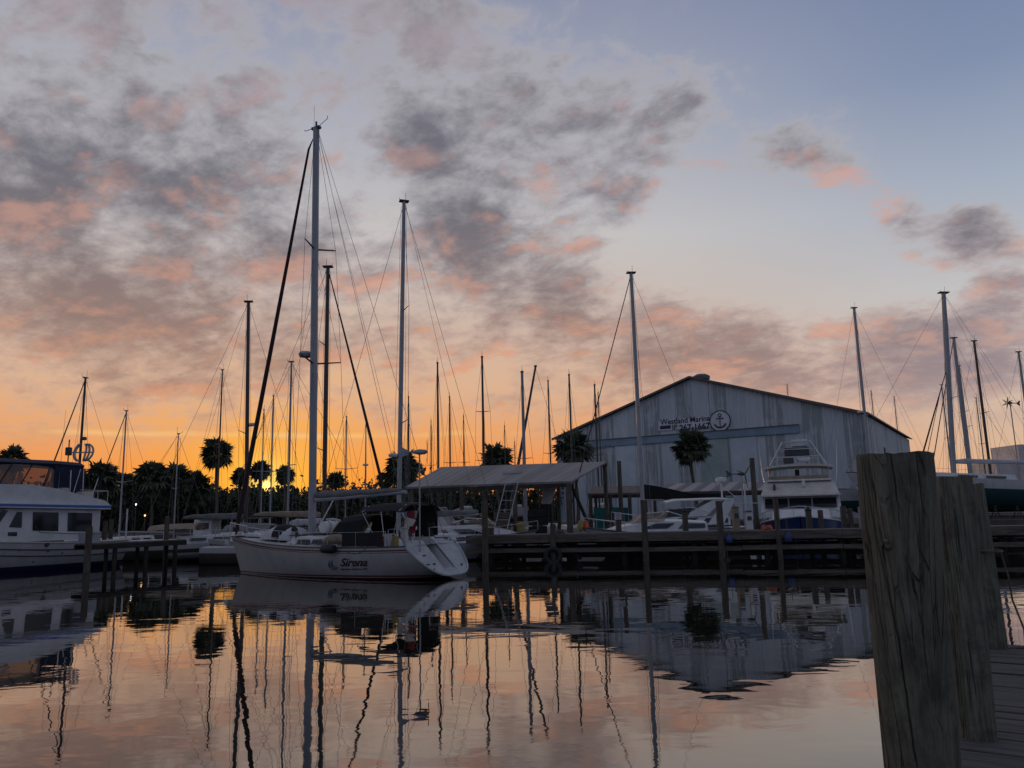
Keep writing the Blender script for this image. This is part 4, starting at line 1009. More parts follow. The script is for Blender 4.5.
        for v in vs:
            u = (v.co.x - x0) / (x1 - x0); w = (v.co.y - y0) / (y1 - y0) - 0.5
            v.co = a + dirx * u + up * w + nrm * 0.02
        sol = bmesh.new(); sol.from_mesh(o_.data); bmesh.ops.solidify(sol, geom=sol.faces[:], thickness=0.006); sol.to_mesh(o_.data); sol.free()
        return o_
    M['ink'] = mat('maroon_black_lettering', (0.02, 0.006, 0.01), 0.5, 0.1, 2); M['inkblue'] = mat('emblem_blue_grey', (0.07, 0.09, 0.13), 0.5, 0.4, 6)
    wrap_text('name_lettering', 'Sirena', 340.5, 367.5, 561.2, 8.2, bold=0.02, shear=0.35)
    wrap_text('port_lettering', 'Sackets Harbor, NY', 341.5, 367.8, 568.2, 2.3, bold=0.012)
    c = topside(333.2, 563); nn_ = Vector((0.02, 1, 0)).normalized()
    em = MB()
    em.tube([(c.x + 0.22 * math.cos(q), c.y + 0.025, c.z + 0.19 * math.sin(q)) for q in (R(-150 + 17 * k) for k in range(16))], [0.012] + [0.03] * 14 + [0.012], 5).build('emblem_arc', 'inkblue', root)
    MB().tube([(c.x + a, c.y + 0.025, c.z + b_) for a, b_ in ((-0.16, -0.15), (0.0, -0.10), (0.1, 0.02), (0.02, 0.12), (-0.08, 0.2))], [0.02, 0.05, 0.06, 0.04, 0.015], 5).build('emblem_figure', 'inkblue', root)
    # foredeck: upturned tender lashed down
    td = [(8.6, 0.0), (9.2, 0.5), (10.2, 0.72), (11.1, 0.45), (11.4, 0.1)]
    rr = []
    for x, w in ((8.55, 0.25), (8.8, 0.62), (9.4, 0.72), (10.2, 0.66), (10.9, 0.45), (11.3, 0.12)):
        zb = 1.52 + (x - 8.5) * 0.05
        rr.append([(x, w * math.cos(q), zb + (0.62 if 8.7 < x < 10.5 else 0.42) * math.sin(q) * (0.4 + w * 0.85)) for q in (math.pi * k / 10 for k in range(11))])
    return root, rings, rr, h, o, topside
yacht, yrings, tender_rr, yh, yo, topside = build_yacht()
def ypt(x, y, z): return yo + Vector((math.cos(yh) * x - math.sin(yh) * y, math.sin(yh) * x + math.cos(yh) * y, z))
def on_yacht(name, label, cat, x, y, z, group=None): return thing(name, label, cat, ypt(x, y, z), yh, group)
tn = on_yacht('tender', 'white upturned dinghy lashed on the foredeck of the central yacht', 'dinghy', 0, 0, 0)
MB().loft(tender_rr, close=True).build('hull', 'whitecloth', tn, smooth=True)
rr = [[(p[0], p[1] * 1.02, p[2] + 0.02) for p in r] for r in tender_rr[0:4]]
MB().loft([[(p[0] * 0.55 + 4.35, p[1], p[2] + 0.05) for p in r] for r in rr], close=True).build('cover', 'blackcloth', tn, smooth=True)
fd = on_yacht('fender', 'black sausage fender hanging on the side of the central yacht', 'fender', 0, 0, 0)
fp_ = topside(331.5, 548.5)
MB().lathe([(0.03, -0.38), (0.15, -0.34), (0.185, -0.2), (0.185, 0.2), (0.15, 0.34), (0.03, 0.38)], (fp_.x, fp_.y + 0.19, fp_.z), 12, 'X').build('body', 'black', fd, smooth=True)
for s in (-0.33, 0.33): MB().tube([(fp_.x + s, fp_.y + 0.16, fp_.z), (fp_.x + s * 0.8, fp_.y - 0.05, fp_.z + 0.45)], 0.014, 5).build('lanyard', 'rope', fd)

def line(label, a, b_, sag, r=0.014):
    a, b_ = Vector(a), Vector(b_); o = thing('mooring_line', label, 'rope', a, 0, 'mooring lines of the central yacht')
    MB().tube([(b_ - a) * (k / 10) + Vector((0, 0, -sag * 4 * (k / 10) * (1 - k / 10))) for k in range(11)], r, 5).build('rope', 'rope', o)
    MB().tube([Vector((0.09 * math.cos(q), 0, 0.09 * math.sin(q))) for q in (2 * math.pi * k / 10 for k in range(11))], r, 5).build('eye', 'rope', o)
line('slack stern line from the yacht quarter to the tall end piling', ypt(1.5, -1.5, 1.5), (XAT(485, 40.8, 1.9), 40.7, 1.9), 0.35)
line('drooping spring line looped on the side of the yacht near the name', ypt(4.6, 1.93, 1.38), ypt(3.1, 1.9, 1.36), 0.32)
line('bow line running from the yacht bow to the dark sailboat behind', ypt(13.2, -0.3, 1.8), (-16.5, 47.5, 1.3), 0.4)
def turbine(root, top, r=0.55, yaw=0.0, blades=6, tail=0.95, m='greyhull'):
    "small wind charger: nacelle, blades and tail fin on its pole top"
    c = Vector(top); ax = Vector((math.cos(yaw), math.sin(yaw), 0)); sd = Vector((-ax.y, ax.x, 0))
    body = MB().tube([c - ax * 0.30, c - ax * 0.2, c, c + ax * 0.22, c + ax * 0.34], [0.04, 0.08, 0.12, 0.10, 0.03], 10).build('nacelle', m, root, smooth=True)
    hub = c + ax * 0.3
    for k in range(blades):
        q = 2 * math.pi * k / blades + 0.3; d = sd * math.cos(q) + Vector((0, 0, 1)) * math.sin(q); e = ax.cross(d)
        MB().prism([hub + d * 0.08 - e * 0.04, hub + d * r - e * 0.012, hub + d * r + e * 0.02, hub + d * 0.2 + e * 0.07, hub + d * 0.08 + e * 0.05], ax * 0.02).build('blade', 'darkgrey', body)
    MB().tube([c - ax * 0.25, c - ax * tail], 0.035, 6).build('tail_boom', m, root)
    t = c - ax * tail
    MB().prism([t + ax * 0.12 + Vector((0, 0, 0.04)), t - ax * 0.22 + Vector((0, 0, 0.24)), t - ax * 0.30 + Vector((0, 0, 0.20)), t - ax * 0.18, t - ax * 0.26 + Vector((0, 0, -0.22)), t + ax * 0.10 + Vector((0, 0, -0.10))], sd * 0.025).build('tail_fin', m, root)
    return body
wtp = P(419.5, 452, 31.6)
wt = thing('wind_turbine', 'grey wind charger on a tall pole at the stern of the central yacht', 'wind turbine', (wtp.x, wtp.y, 0), 0)
pz = 0.95
MB().tube([(0, 0, pz), (0, 0, wtp.z - 0.1)], 0.03, 8).build('pole', 'alupale', wt)
turbine(wt, (0, 0, wtp.z), 0.5, R(8), 6, 0.55)
MB().tube([(0, 0, wtp.z - 2.2), (-0.5, 0.7, 1.9)], 0.016, 5).build('strut', 'alu', wt)

fl = on_yacht('ensign', 'dark red flag drooping on its staff at the stern of the central yacht', 'flag', 1.95, 0.75, 1.34)
MB().tube([(0, 0, -0.1), (-0.35, 0, 1.5)], 0.014, 5).build('staff', 'trunk', fl)
fr = []
for k in range(9):
    u = k / 8; fr.append([(-0.30 - 0.05 * math.sin(5 * u) - 0.1 * u, 0.06 * math.sin(7 * u), 1.42 - 0.95 * u), (-0.30 - 0.05 * math.sin(5 * u) - 0.1 * u, 0.06 * math.sin(7 * u) + 0.03, 1.42 - 0.95 * u), (-0.12 + 0.07 * math.cos(6 * u), 0.16 + 0.05 * math.sin(5 * u), 1.36 - 0.9 * u), (-0.12 + 0.07 * math.cos(6 * u), 0.13 + 0.05 * math.sin(5 * u), 1.36 - 0.9 * u)])
MB().loft(fr).build('cloth', 'red', fl, smooth=True)
MB().prism([(-0.02, 0.2, 1.15), (-0.55, 0.22, 1.02), (-0.42, 0.24, 0.78), (0.03, 0.22, 0.72)], (0, 0.03, 0)).build('pale_fly', 'cream', fl)
for k, (x, y, m_, lb) in enumerate(((2.15, 1.35, 'yellow', 'yellow fuel can lashed at the stern rail of the central yacht'), (2.75, 1.55, 'red', 'red fuel can lashed at the side rail of the central yacht'))):
    j = on_yacht('jerry_can', lb, 'jerry can', x, y, 1.32, 'cans lashed to the yacht rail')
    MB().box((0, 0, 0.21), (0.28, 0.16, 0.42), 0, 0.9).build('body', m_, j, bevel=0.03); MB().tube([(-0.08, 0, 0.42), (-0.06, 0, 0.49), (0.06, 0, 0.49), (0.08, 0, 0.42)], 0.016, 5).build('handle', m_, j); MB().lathe([(0.03, 0), (0.03, 0.05), (0.01, 0.06)], (0.1, 0.04, 0.41), 8).build('cap', 'black', j)
ob = on_yacht('outboard_motor', 'small black outboard motor clamped to the yacht stern rail', 'outboard motor', 2.2, -1.25, 1.5)
MB().box((0, 0, 0.62), (0.42, 0.26, 0.3), 0, 0.8).build('cowling', 'black', ob, bevel=0.05); MB().box((0, 0, 0.2), (0.14, 0.12, 0.6), 0, 1.1).build('leg', 'darkgrey', ob); MB().box((0.12, 0, 0.45), (0.1, 0.24, 0.2)).build('clamp', 'darkgrey', ob)
lr = on_yacht('liferaft', 'white liferaft canister strapped before the cockpit of the yacht', 'liferaft', 7.0, 0.0, 1.86)
MB().lathe([(0.05, -0.42), (0.26, -0.40), (0.28, -0.05), (0.30, 0), (0.28, 0.05), (0.26, 0.40), (0.05, 0.42)], (0, 0, 0.25), 14, 'Y').build('canister', 'white', lr, smooth=True)
for s in (-0.2, 0.2): MB().tube([(0.30 * math.cos(q), s, 0.25 + 0.30 * math.sin(q)) for q in (2 * math.pi * k / 14 for k in range(15))], 0.012, 4).build('strap', 'black', lr)
for (x, y, lb) in ((8.45, 0.55, 'drum winch cowl at the mast foot on the yacht, nearest to the tender'), (8.35, -0.5, 'vent cowl at the mast foot on the yacht, far side')):
    v = on_yacht('deck_cowl', lb, 'vent', x, y, 1.6, 'vent cowls at the mast foot'); MB().tube([(0, 0, 0), (0, 0, 0.3), (0.07, 0, 0.42), (0.2, 0, 0.46)], [0.07, 0.07, 0.10, 0.15], 10).build('cowl', 'black', v, smooth=True); MB().lathe([(0.11, 0), (0.1, 0.04), (0.02, 0.05)], (0, 0, -0.01), 10).build('base', 'white', v)
bk = on_yacht('kayak_bundle', 'tan canvas bundle and boxes piled on the yacht side deck', 'bundle', 5.2, 1.62, 1.36)
MB().tube([(-0.6, 0, 0.2), (-0.3, 0.02, 0.28), (0.2, 0, 0.26), (0.6, 0, 0.18)], [0.12, 0.22, 0.2, 0.1], 9).build('bag', 'tancloth', bk, smooth=True); MB().box((-0.95, 0, 0.2), (0.4, 0.28, 0.4)).build('box', 'trunk', bk, bevel=0.02)

# ------------------------------------------------------------------ trawler yacht at the left
def build_trawler():
    d = Vector((-0.53, -0.85, 0)).normalized(); nrm = Vector((0.85, -0.53, 0)).normalized()
    corner = P(127, 560, 47.2); corner.z = 0
    o = corner - nrm * 2.05; h = math.atan2(d.y, d.x); L = 12.5
    root = thing('trawler_yacht', 'white trawler motor yacht with blue band and flybridge at the left edge', 'motor yacht', o, h)
    rings = hull_rings(L, 4.1, 1.5, 2.3, over=0.9, rev=-0.1, stern_w=0.94, n=20, m=9, fine=2.4)
    hull = make_hull(rings, 'hull_trawler', root); make_deck(rings, 'deck', root)
    def on(px, py, y=1.7): return local_on(root, px, py, y)
    for py_, dz in ((540, 0.0), (547, 0.0)):
        pass
    for f in (0.33, 0.62):      # rubbing strakes
        pts = []
        for r in rings[:-1]:
            z = r[0].z - (1.5 - 0.32) * f
            for u, w in zip(r, r[1:]):
                if u.z >= z >= w.z: pts.append(u.lerp(w, (u.z - z) / (u.z - w.z + 1e-9)) + Vector((0, 0.015, 0))); break
        MB().tube(pts, 0.035, 5).build('rubbing_strake', 'darkgrey', hull)
    MB().tube([Vector((r[0].x, r[0].y + 0.01, r[0].z)) for r in rings], 0.05, 5).build('gunwale', 'cream', hull)
    # house
    xa, zb = on(99, 536); xf, _ = on(4, 536); _, zt = on(60, 508)
    y = 1.7
    hs = MB(); hs.prism([(xa, -y, zb - 0.15), (xf + 0.9, -y, zb - 0.15), (xf, -y, zt), (xa, -y, zt)], (0, 2 * y, 0)); house = hs.build('deckhouse', 'white', root)
    def win(pts, nm='window'):
        q = [on(px, py, y + 0.01) for px, py in pts]
        MB().prism([(a, y + 0.004, b) for a, b in q], (0, 0.03, 0)).build(nm, 'glass', house)
    win([(32.5, 530.5), (58, 531), (58.5, 512.5), (33, 512)]); win([(67.5, 531), (91.5, 531.5), (92, 513), (68, 512.5)]); win([(9, 527), (21.5, 527.5), (22, 512), (17, 511.8)]); win([(0, 522), (8, 510.5), (2, 510), (-6, 522)])
    for px in (10.3, 14.6): 
        a, b_ = on(px, 534, y + 0.01); MB().box((a, y + 0.02, b_), (0.24, 0.03, 0.2)).build('porthole', 'glass', house, bevel=0.02)
    # roof edge with the blue band, flybridge coaming
    x0, z0 = on(111, 509, 2.0); x1 = 9.0
    rf = MB(); rf.prism([(x0, -2.0, z0 - 0.02), (x1, -2.0, z0 + 0.18), (x1 + 0.35, -2.0, z0 + 0.3), (x1, -2.0, z0 + 0.42), (x0, -2.0, z0 + 0.24)], (0, 4.0, 0)); rf.build('roof', 'white', root)
    for s in (1, -1): MB().prism([(x0 + 0.02, s * 2.0, z0 + 0.06), (x1, s * 2.0, z0 + 0.25), (x1, s * 2.0, z0 + 0.37), (x0 + 0.02, s * 2.0, z0 + 0.19)], (0, s * 0.02, 0)).build('blue_band', 'bluestripe', root)
    co = [on(px, py, 1.8) for px, py in ((110, 504.5), (105, 500.5), (54, 488), (30, 484.5), (0, 484))]
    co = [(x0 + 0.05, z0 + 0.23)] + co + [(9.0, co[-1][1]), (9.6, z0 + 0.42)]
    MB().prism([(a, -1.8, b_) for a, b_ in co], (0, 3.6, 0)).build('flybridge', 'white', root)
    # clear windscreen panels under the bimini
    M['isinglass'] = mat('hazy_clear_vinyl', (0.20, 0.15, 0.115), 0.22, 0.3, 1.4, spec=0.8)
    vt = NT(M['isinglass'].node_tree); tr = vt.n.new('ShaderNodeBsdfTransparent'); tr.inputs[0].default_value = (0.95, 0.85, 0.75, 1); ms = vt.n.new('ShaderNodeMixShader'); ms.inputs[0].default_value = 0.62
    vt.l.new(tr.outputs[0], ms.inputs[1]); vt.l.new(vt.n['Principled BSDF'].outputs[0], ms.inputs[2]); vt.l.new(ms.outputs[0], vt.n['Material Output'].inputs['Surface'])
    pan = [((0, 464.5), (12, 464), (-1, 484), (-14, 484)), ((13, 464), (32, 464.8), (21, 484.3), (0, 484)), ((33, 464.8), (50, 467), (43, 487.2), (22, 484.5)), ((51, 467), (55, 471), (54, 488.5), (44, 487.5))]
    for q in pan:
        w = [on(px, py, 1.75) for px, py in q]; MB().prism([(a, 1.72, b_) for a, b_ in w], (0, 0.03, 0)).build('clear_panel', 'isinglass', root)
        MB().tube([(w[1][0], 1.76, w[1][1]), (w[2][0], 1.76, w[2][1])], 0.035, 5).build('seam', 'navycloth', root)
        w = [(a, b_) for a, b_ in w]; MB().prism([(a, -1.75, b_) for a, b_ in w], (0, 0.03, 0)).build('clear_panel', 'isinglass', root)
    bx0, bz = on(84, 465, 1.6); bx1, _ = on(0, 463, 1.6); _, bzt = on(60, 459.8, 1.2)
    arc_canvas(bx0, bx1 + 1.5, 3.4, 0, bzt, 0.22).build('bimini', 'navycloth', root, smooth=True)
    for px, b0 in ((70, 496), (82.5, 499)):
        for s in (1, -1):
            a, z_ = on(px, b0, s * 1.6); MB().tube([(a, s * 1.6, 3.7), (a + 0.05, s * 1.6, bz)], 0.025, 5).build('bimini_pole', 'steel', root)
    MB().tube([(on(72, 497)[0], 1.6, 3.8), (on(83, 465)[0], 1.6, bz)], 0.02, 5).build('bimini_pole', 'steel', root)
    ca, cz0 = on(84, 494, -1.6); cb_, cz1 = on(50, 494, -1.6)
    MB().prism([(ca, -1.6, 3.95), (cb_, -1.6, 4.1), (cb_, -1.6, bz), (ca, -1.6, bz)], (0, 0.03, 0)).build('added_dark_sheet', 'navycloth', root)  # added dark sheet standing in for the dim interior under the bimini
    MB().prism([(on(55, 470)[0], 1.62, bz - 0.02), (on(84, 466)[0], 1.62, bz - 0.02), (on(84, 470)[0], 1.62, bz - 0.22), (on(56, 476)[0], 1.62, bz - 0.45)], (0, 0.02, 0)).build('valance', 'navycloth', root)
    # rails, aft deck posts, seat and small gear on the flybridge
    a0, zz0 = on(80, 490, 1.7); a1, zz1 = on(108, 491, 1.7)
    MB().tube([(a0, 1.7, zz0), (a1, 1.7, zz1), (a1, -1.7, zz1), (a0, -1.7, zz0)], 0.02, 5).build('flybridge_rail', 'steel', root)
    for px in (88, 98, 108):
        a, _ = on(px, 491, 1.7); MB().tube([(a, 1.7, 3.5), (a, 1.7, zz1)], 0.016, 5).build('rail_post', 'steel', root)
    a, _ = on(87, 490, 0.6); MB().box((a, 0.4, 4.15), (0.6, 0.9, 0.5)).build('locker', 'cream', root, bevel=0.04)
    a, _ = on(64, 490, 0.6); MB().box((a, 0.5, 4.2), (0.5, 0.5, 0.8)).build('helm_seat', 'cream', root, bevel=0.05)
    a, _ = on(86, 500, 0); MB().tube([(a, 0.3, 3.6), (a - 0.5, 0.3, 5.2)], 0.03, 5).build('davit', 'alu', root)
    for s in (1, -1): MB().tube([(xa - 1.6, s * 1.8, 1.4), (xa - 1.6, s * 1.8, z0)], 0.05, 6).build('aft_post', 'white', root)
    a, b_ = on(40, 533.5, 1.98); e, g = on(85, 535, 1.98)
    MB().tube([(a + 0.3, 1.98, b_ + 0.4), (a, 1.98, b_ + 0.05), (e, 1.98, g + 0.05)], 0.02, 5).build('side_rail', 'darkgrey', root)
    a, b_ = on(47, 544.5, 2.06); MB().lathe([(0.02, 0), (0.13, 0.0), (0.11, 0.06), (0.02, 0.07)], (a, 2.05, b_), 10, 'Y').build('exhaust_port', 'darkgrey', hull)
    for px, py in ((48, 551), (33, 562), (62, 553), (20, 550)):
        a, b_ = on(px, py, 2.0); MB().lathe([(0.02, 0), (0.05, 0.0), (0.04, 0.05), (0.01, 0.06)], (a, 2.02, b_), 8, 'Y').build('drain', 'darkgrey', hull)
    return root
build_trawler()
whip = thing('whip_aerial', 'thin whip aerial rising behind the trawler flybridge', 'aerial', (P(60, 462, 45.5).x, 45.5, 0), 0)
MB().tube([(0, 0, 3.9), (0.12, 0, P(64, 410, 45.5).z)], [0.016, 0.006], 5).build('rod', 'alupale', whip); MB().lathe([(0.05, 3.4), (0.04, 3.95), (0.01, 4.0)], (0, 0, 0), 8).build('base', 'white', whip)

# ------------------------------------------------------------------ moored sailing boats
sb = sailboat
sb('sailboat whose mast carries a ringed wind charger behind the trawler', (85.5, 378), 53, -112, L=9, furled=0.06, spreaders=(), mastm='darkmast', mr=0.1, radar=None, boom=False)
i1 = INFO['sailboat.001'] if 'sailboat.001' in INFO else list(INFO.values())[-1]
sb('small sailboat with slim raked mast right of the trawler stern', (126.5, 411), 60, -118, L=8, spreaders=(0.45,), mastm='alupale', mr=0.075, furled=0.05, boom=False)
sb('small dark hulled sailboat with pale sheer strake beyond the finger pier', (178.5, 434), 56, 4, L=8.2, B=2.6, hull='hull_dark', spreaders=(0.5,), mr=0.06, sp_len=0.6, fb=0.95, cover=None, mast_t=0.62, boom_z=0.9)
sb('sailboat with thin dark mast left of the tall palm crown', (222.5, 370), 66, -125, L=9, spreaders=(0.55,), mastm='darkmast', mr=0.08, sp_len=0.9, boom=False)
sb('sailboat with thick dark mast and radar, left of the yacht bow', (248.5, 304), 53, 6, L=12.5, B=3.6, spreaders=(0.43,), mastm='darkmast', mr=0.185, sp_len=1.3, cover='greycloth', radar=0.47, dodger='tancloth', boom_z=1.45, boom_len=4.2, hull='hull_dark', tilt=-0.022)
sb('sailboat with thin mast right of the thick dark mast', (264, 410), 74, -90, L=8, spreaders=(0.5,), mr=0.06, boom=False, detail=0)
sb('sailboat with thin mast in line with the low sun', (273.5, 396), 70, -84, L=8, spreaders=(0.45,), mr=0.07, boom=False, detail=0)
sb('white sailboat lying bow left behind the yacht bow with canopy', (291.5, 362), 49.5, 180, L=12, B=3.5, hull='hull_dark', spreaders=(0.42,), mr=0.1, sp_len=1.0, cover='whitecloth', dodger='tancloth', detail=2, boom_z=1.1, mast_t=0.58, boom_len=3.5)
sb('sailboat with dark tall mast and furled jib sloping right, behind the yacht', (328, 267), 46.5, 0, L=11.2, B=3.4, spreaders=(0.32, 0.70), mastm='darkmast', mr=0.19, sp_len=1.25, hull='hull_dark', furled=0.10, cover='tancloth', detail=2, mast_t=0.62, boom_z=1.55, boom_len=4.3, dodger='greycloth')
sb('sailboat with thin mast and two small spreaders right of the dark mast', (346.5, 417), 68, -92, L=8, spreaders=(0.55,), mr=0.06, boom=False, detail=0)
sb('sailboat with short slim mast and small radar among the far trees', (366, 421), 73, -80, L=8, spreaders=(0.4,), mr=0.06, radar=0.6, boom=False, detail=0)
sb('sailboat with tall silver mast and radar rising over the yacht stern', (404, 203), 43.6, 198, L=11.2, B=3.4, spreaders=(0.33, 0.66), mr=0.175, tilt=0.016, sp_len=1.2, radar=0.24, cover='greycloth', detail=2, mast_t=0.56, boom_z=1.35, boom_len=4.6)
rowA = [(437.5, 363, 63, -94, 0.085, (0.35,)), (482, 357, 63, -91, 0.10, (0.4, 0.68)), (522, 372, 62, -88, 0.13, (0.45,)), (569, 375, 64, -87, 0.085, ())]
la = ['sailboat with dark slim mast above the left end of the slip roof', 'sailboat with straight mast beside the palm crown on the slip roof', 'sailboat with thick silver mast crossed by the slanting spar', 'sailboat with dark mast just left of the warehouse roofline']
for (px, py, Y, hd, mr_, sp), l_ in zip(rowA, la): sb(l_, (px, py), Y, hd, L=9.5, B=3.0, spreaders=sp, mr=mr_, sp_len=0.7, boom=False, detail=0, mastm='alupale' if px == 522 else 'darkmast')
rowB = [(408.5, 397, 73, -90, 0.07), (449.5, 397, 73.5, -93, 0.07), (504.5, 426, 74, -88, 0.05), (548, 381, 73, -88, 0.08), (594.5, 385, 72, -86, 0.09)]
lb_ = ['sailboat with thin mast just right of the tall silver mast', 'sailboat whose mast bears a small box halfway, over the slip roof', 'sailboat with stubby mast right of the palm crown on the slip roof', 'sailboat with slender mast between the spar and the warehouse', 'sailboat with double mast tops over the left warehouse eave']
for (px, py, Y, hd, mr_), l_ in zip(rowB, lb_): sb(l_, (px, py), Y, hd, L=8.5, B=2.9, spreaders=(0.5,), mr=mr_, sp_len=0.65, boom=False, detail=0, radar=0.45 if px == 449.5 else None, mastm='darkmast')
rowC = [(431, 421, 84, -90, 0.05), (463.5, 416, 85, -90, 0.06), (514.5, 442, 84, -90, 0.05), (598, 393, 84, -86, 0.06)]
lc = ['laid up boat with a short mast beyond the wind charger', 'laid up boat with the shortest mast left of the roof palm', 'laid up boat whose mast tip just clears the slip roof', 'laid up boat with thin mast behind the left warehouse eave']
for (px, py, Y, hd, mr_), l_ in zip(rowC, lc): sb(l_, (px, py), Y, hd, L=8, B=2.8, spreaders=(0.5,), mr=mr_, sp_len=0.6, boom=False, detail=0, z0=GZ + 0.9, mastm='darkmast', fb=1.0)
sb('sailboat with tall pale mast standing before the warehouse', (631, 273), 53, 186, L=12, B=3.5, spreaders=(0.47,), mr=0.20, sp_len=0.85, furled=0.045, cover=None, boom=False, detail=1, mast_t=0.55)
sb('hauled out sailboat with pale mast behind the sport fishing boat', (854, 308), 67, 190, L=12, B=3.4, hull='hull_hauled', z0=GZ + 1.7, draft=1.3, fb=0.95, spreaders=(0.40,), mr=0.16, sp_len=0.8, cover=None, boom=False, radar=0.42)
big = sb('long hauled out yacht with teal bottom and thick mast at the right', (944, 299), 62.5, 178, L=18, B=4.2, hull='hull_hauled', z0=3.1, spreaders=(0.42,), mr=0.25, sp_len=1.0, cover='whitecloth', detail=2, mast_t=0.52, fb=0.9, boom_z=1.3, boom_len=6.2, tilt=0.06, draft=1.5)
H_, mx_, dk_, _, _ = INFO[big.name]
MB().tube([(mx_ + 3.0, 0, dk_), (mx_ + 1.2, 0, dk_ + (H_ - dk_) * 0.36), (mx_, 0, dk_ + (H_ - dk_) * 0.6)], [0.07, 0.055, 0.02], 6).build('staysail_roll', 'furl', big)
rg = [(953.5, 338, 72, 182, 0.19, 'hauled out sailboat with second thickest mast right of the big yacht mast'), (959, 366, 77, 180, 0.10, 'hauled out sailboat with leaning slim mast between two thick masts'), (974, 341, 70, 175, 0.15, 'hauled out sailboat with dark mast right of the mast cluster'),
      (1018.5, 352, 67, 180, 0.13, 'hauled out sailboat with mast cut by the right edge and a radar'), (941.5, 385, 92, 180, 0.10, 'hauled out sailboat with shorter mast left of the big yacht mast'), (976, 398, 88, 180, 0.07, 'hauled out sailboat with short mast in front of the pale flats'),
      (871, 391, 128, 180, 0.10, 'far sailboat mast just above the right roof end of the warehouse'), (894, 397, 126, 180, 0.09, 'far sailboat mast near the right corner of the warehouse'), (787, 385, 132, 180, 0.09, 'far sailboat with mast tip showing above the warehouse ridge')]
for px, py, Y, hd, mr_, l_ in rg:
    sb(l_, (px, py), Y, hd, L=10, B=3.2, hull='hull_hauled', z0=GZ + 1.7, draft=1.3, fb=0.95, spreaders=(0.5,), mr=mr_, sp_len=0.8, boom=False, detail=0, radar=0.3 if px > 1000 else None, mastm='darkmast' if px in (974, 871, 894, 787, 976) else 'alupale', furled=0.05 if px in (953.5, 941.5) else None)
sb('sailboat outside the left edge whose stays slant into view', (-14, 300), 52, -60, L=10, spreaders=(0.5,), mr=0.09, boom=False)
# the leaning spar of a crane derrick
sp0 = P(518, 466, 66); sp1 = P(535.5, 367, 66)
spar = thing('derrick_spar', 'bare wooden spar slanting across the thick silver mast', 'spar', (sp0.x, 66, 0), 0)
foot = Vector((sp0.x - sp1.x, 0, sp0.z - sp1.z)); t_ = (sp0.z - 1.0) / (sp1.z - sp0.z)
MB().tube([(foot.x * 0 - (sp1.x - sp0.x) * t_, 0, 1.0), (sp1.x - sp0.x, 0, sp1.z)], [0.15, 0.09], 8).build('pole', 'darkmast', spar)
MB().tube([(sp1.x - sp0.x, 0, sp1.z - 0.1), (sp1.x - sp0.x + 3.0, 0.4, 4.0)], 0.012, 4).build('guy_wire', 'wire', spar); MB().lathe([(0.02, 0), (0.14, 0.02), (0.14, 0.14), (0.02, 0.16)], (sp1.x - sp0.x, 0, sp1.z), 8).build('head', 'darkgrey', spar)

# ringed wind charger on the mast behind the trawler
rp_ = P(82.5, 452.5, 52.3); rc = thing('wind_turbine', 'ringed wind charger with curved blades on the mast behind the trawler', 'wind turbine', (rp_.x, rp_.y, 0), 0)
for k, (x, rx) in enumerate(((-0.05, 0.50), (0.06, 0.16), (0.08, 0.38), (0.12, 0.60))):
    s = 1 if k < 1 else -1
    MB().tube([(x - 0.0 - s * rx * math.cos(q), 0.1 * math.sin(2 * q), rp_.z + 0.62 * math.sin(q)) for q in (R(-78 + 15.6 * j) for j in range(11))], [0.02] + [0.10 if k < 1 else 0.07] * 9 + [0.02], 6).build('curved_blade', 'greyhull', rc, smooth=True)
MB().tube([(-1.0, 0, rp_.z + 0.02), (0.7, 0, rp_.z)], 0.05, 6).build('axle', 'greyhull', rc); MB().box((-0.95, 0, rp_.z + 0.1), (0.34, 0.3, 0.55)).build('generator', 'darkgrey', rc, bevel=0.03); MB().box((0.0, 0, rp_.z + 0.95), (0.36, 0.3, 0.22)).build('lamp_box', 'darkgrey', rc, bevel=0.04)
MB().tube([(-0.95, 0, 1.4), (-0.95, 0, rp_.z + 0.9)], 0.04, 6).build('pole', 'darkmast', rc)
for lbl, px, py, Y, yaw, z_ in (('black wind charger on a pole in front of the warehouse doors', 741, 474, 52, R(20), 1.5), ('grey wind charger on a pole between the masts at the right edge', 1010, 403, 64, R(200), 3.0)):
    p = P(px, py, Y); w = thing('wind_turbine', lbl, 'wind turbine', (p.x, p.y, 0), 0)
    MB().tube([(0, 0, z_), (0, 0, p.z)], 0.04, 6).build('pole', 'alupale', w); turbine(w, (0, 0, p.z), 0.95 if px < 800 else 0.5, yaw, 3 if px < 800 else 6, 0.9, 'darkgrey')
p = P(704, 482, 50.5); rd_ = thing('radar_post', 'white radar dome on a post above the second white cruiser', 'radar', P(721, 480, 49.5) * 1, 0); rd_.location.z = 0
p = P(720, 481, 49.5)
MB().tube([(0, 0, 1.0), (0, 0, p.z)], 0.06, 6).build('post', 'white', rd_); MB().lathe([(0.03, -0.15), (0.33, -0.14), (0.36, 0.0), (0.30, 0.13), (0.03, 0.17)], (0, 0, p.z + 0.08), 14).build('dome', 'white', rd_, smooth=True); MB().tube([(0, 0, p.z - 0.3), (1.2, 0, p.z - 1.35)], 0.022, 5).build('strut', 'white', rd_); MB().tube([(0, 0, p.z - 1.4), (2.6, 0, p.z - 1.45)], 0.022, 5).build('crossbar', 'white', rd_); MB().tube([(1.45, 0, 1.0), (1.45, 0, p.z - 0.2)], 0.05, 6).build('second_post', 'white', rd_)

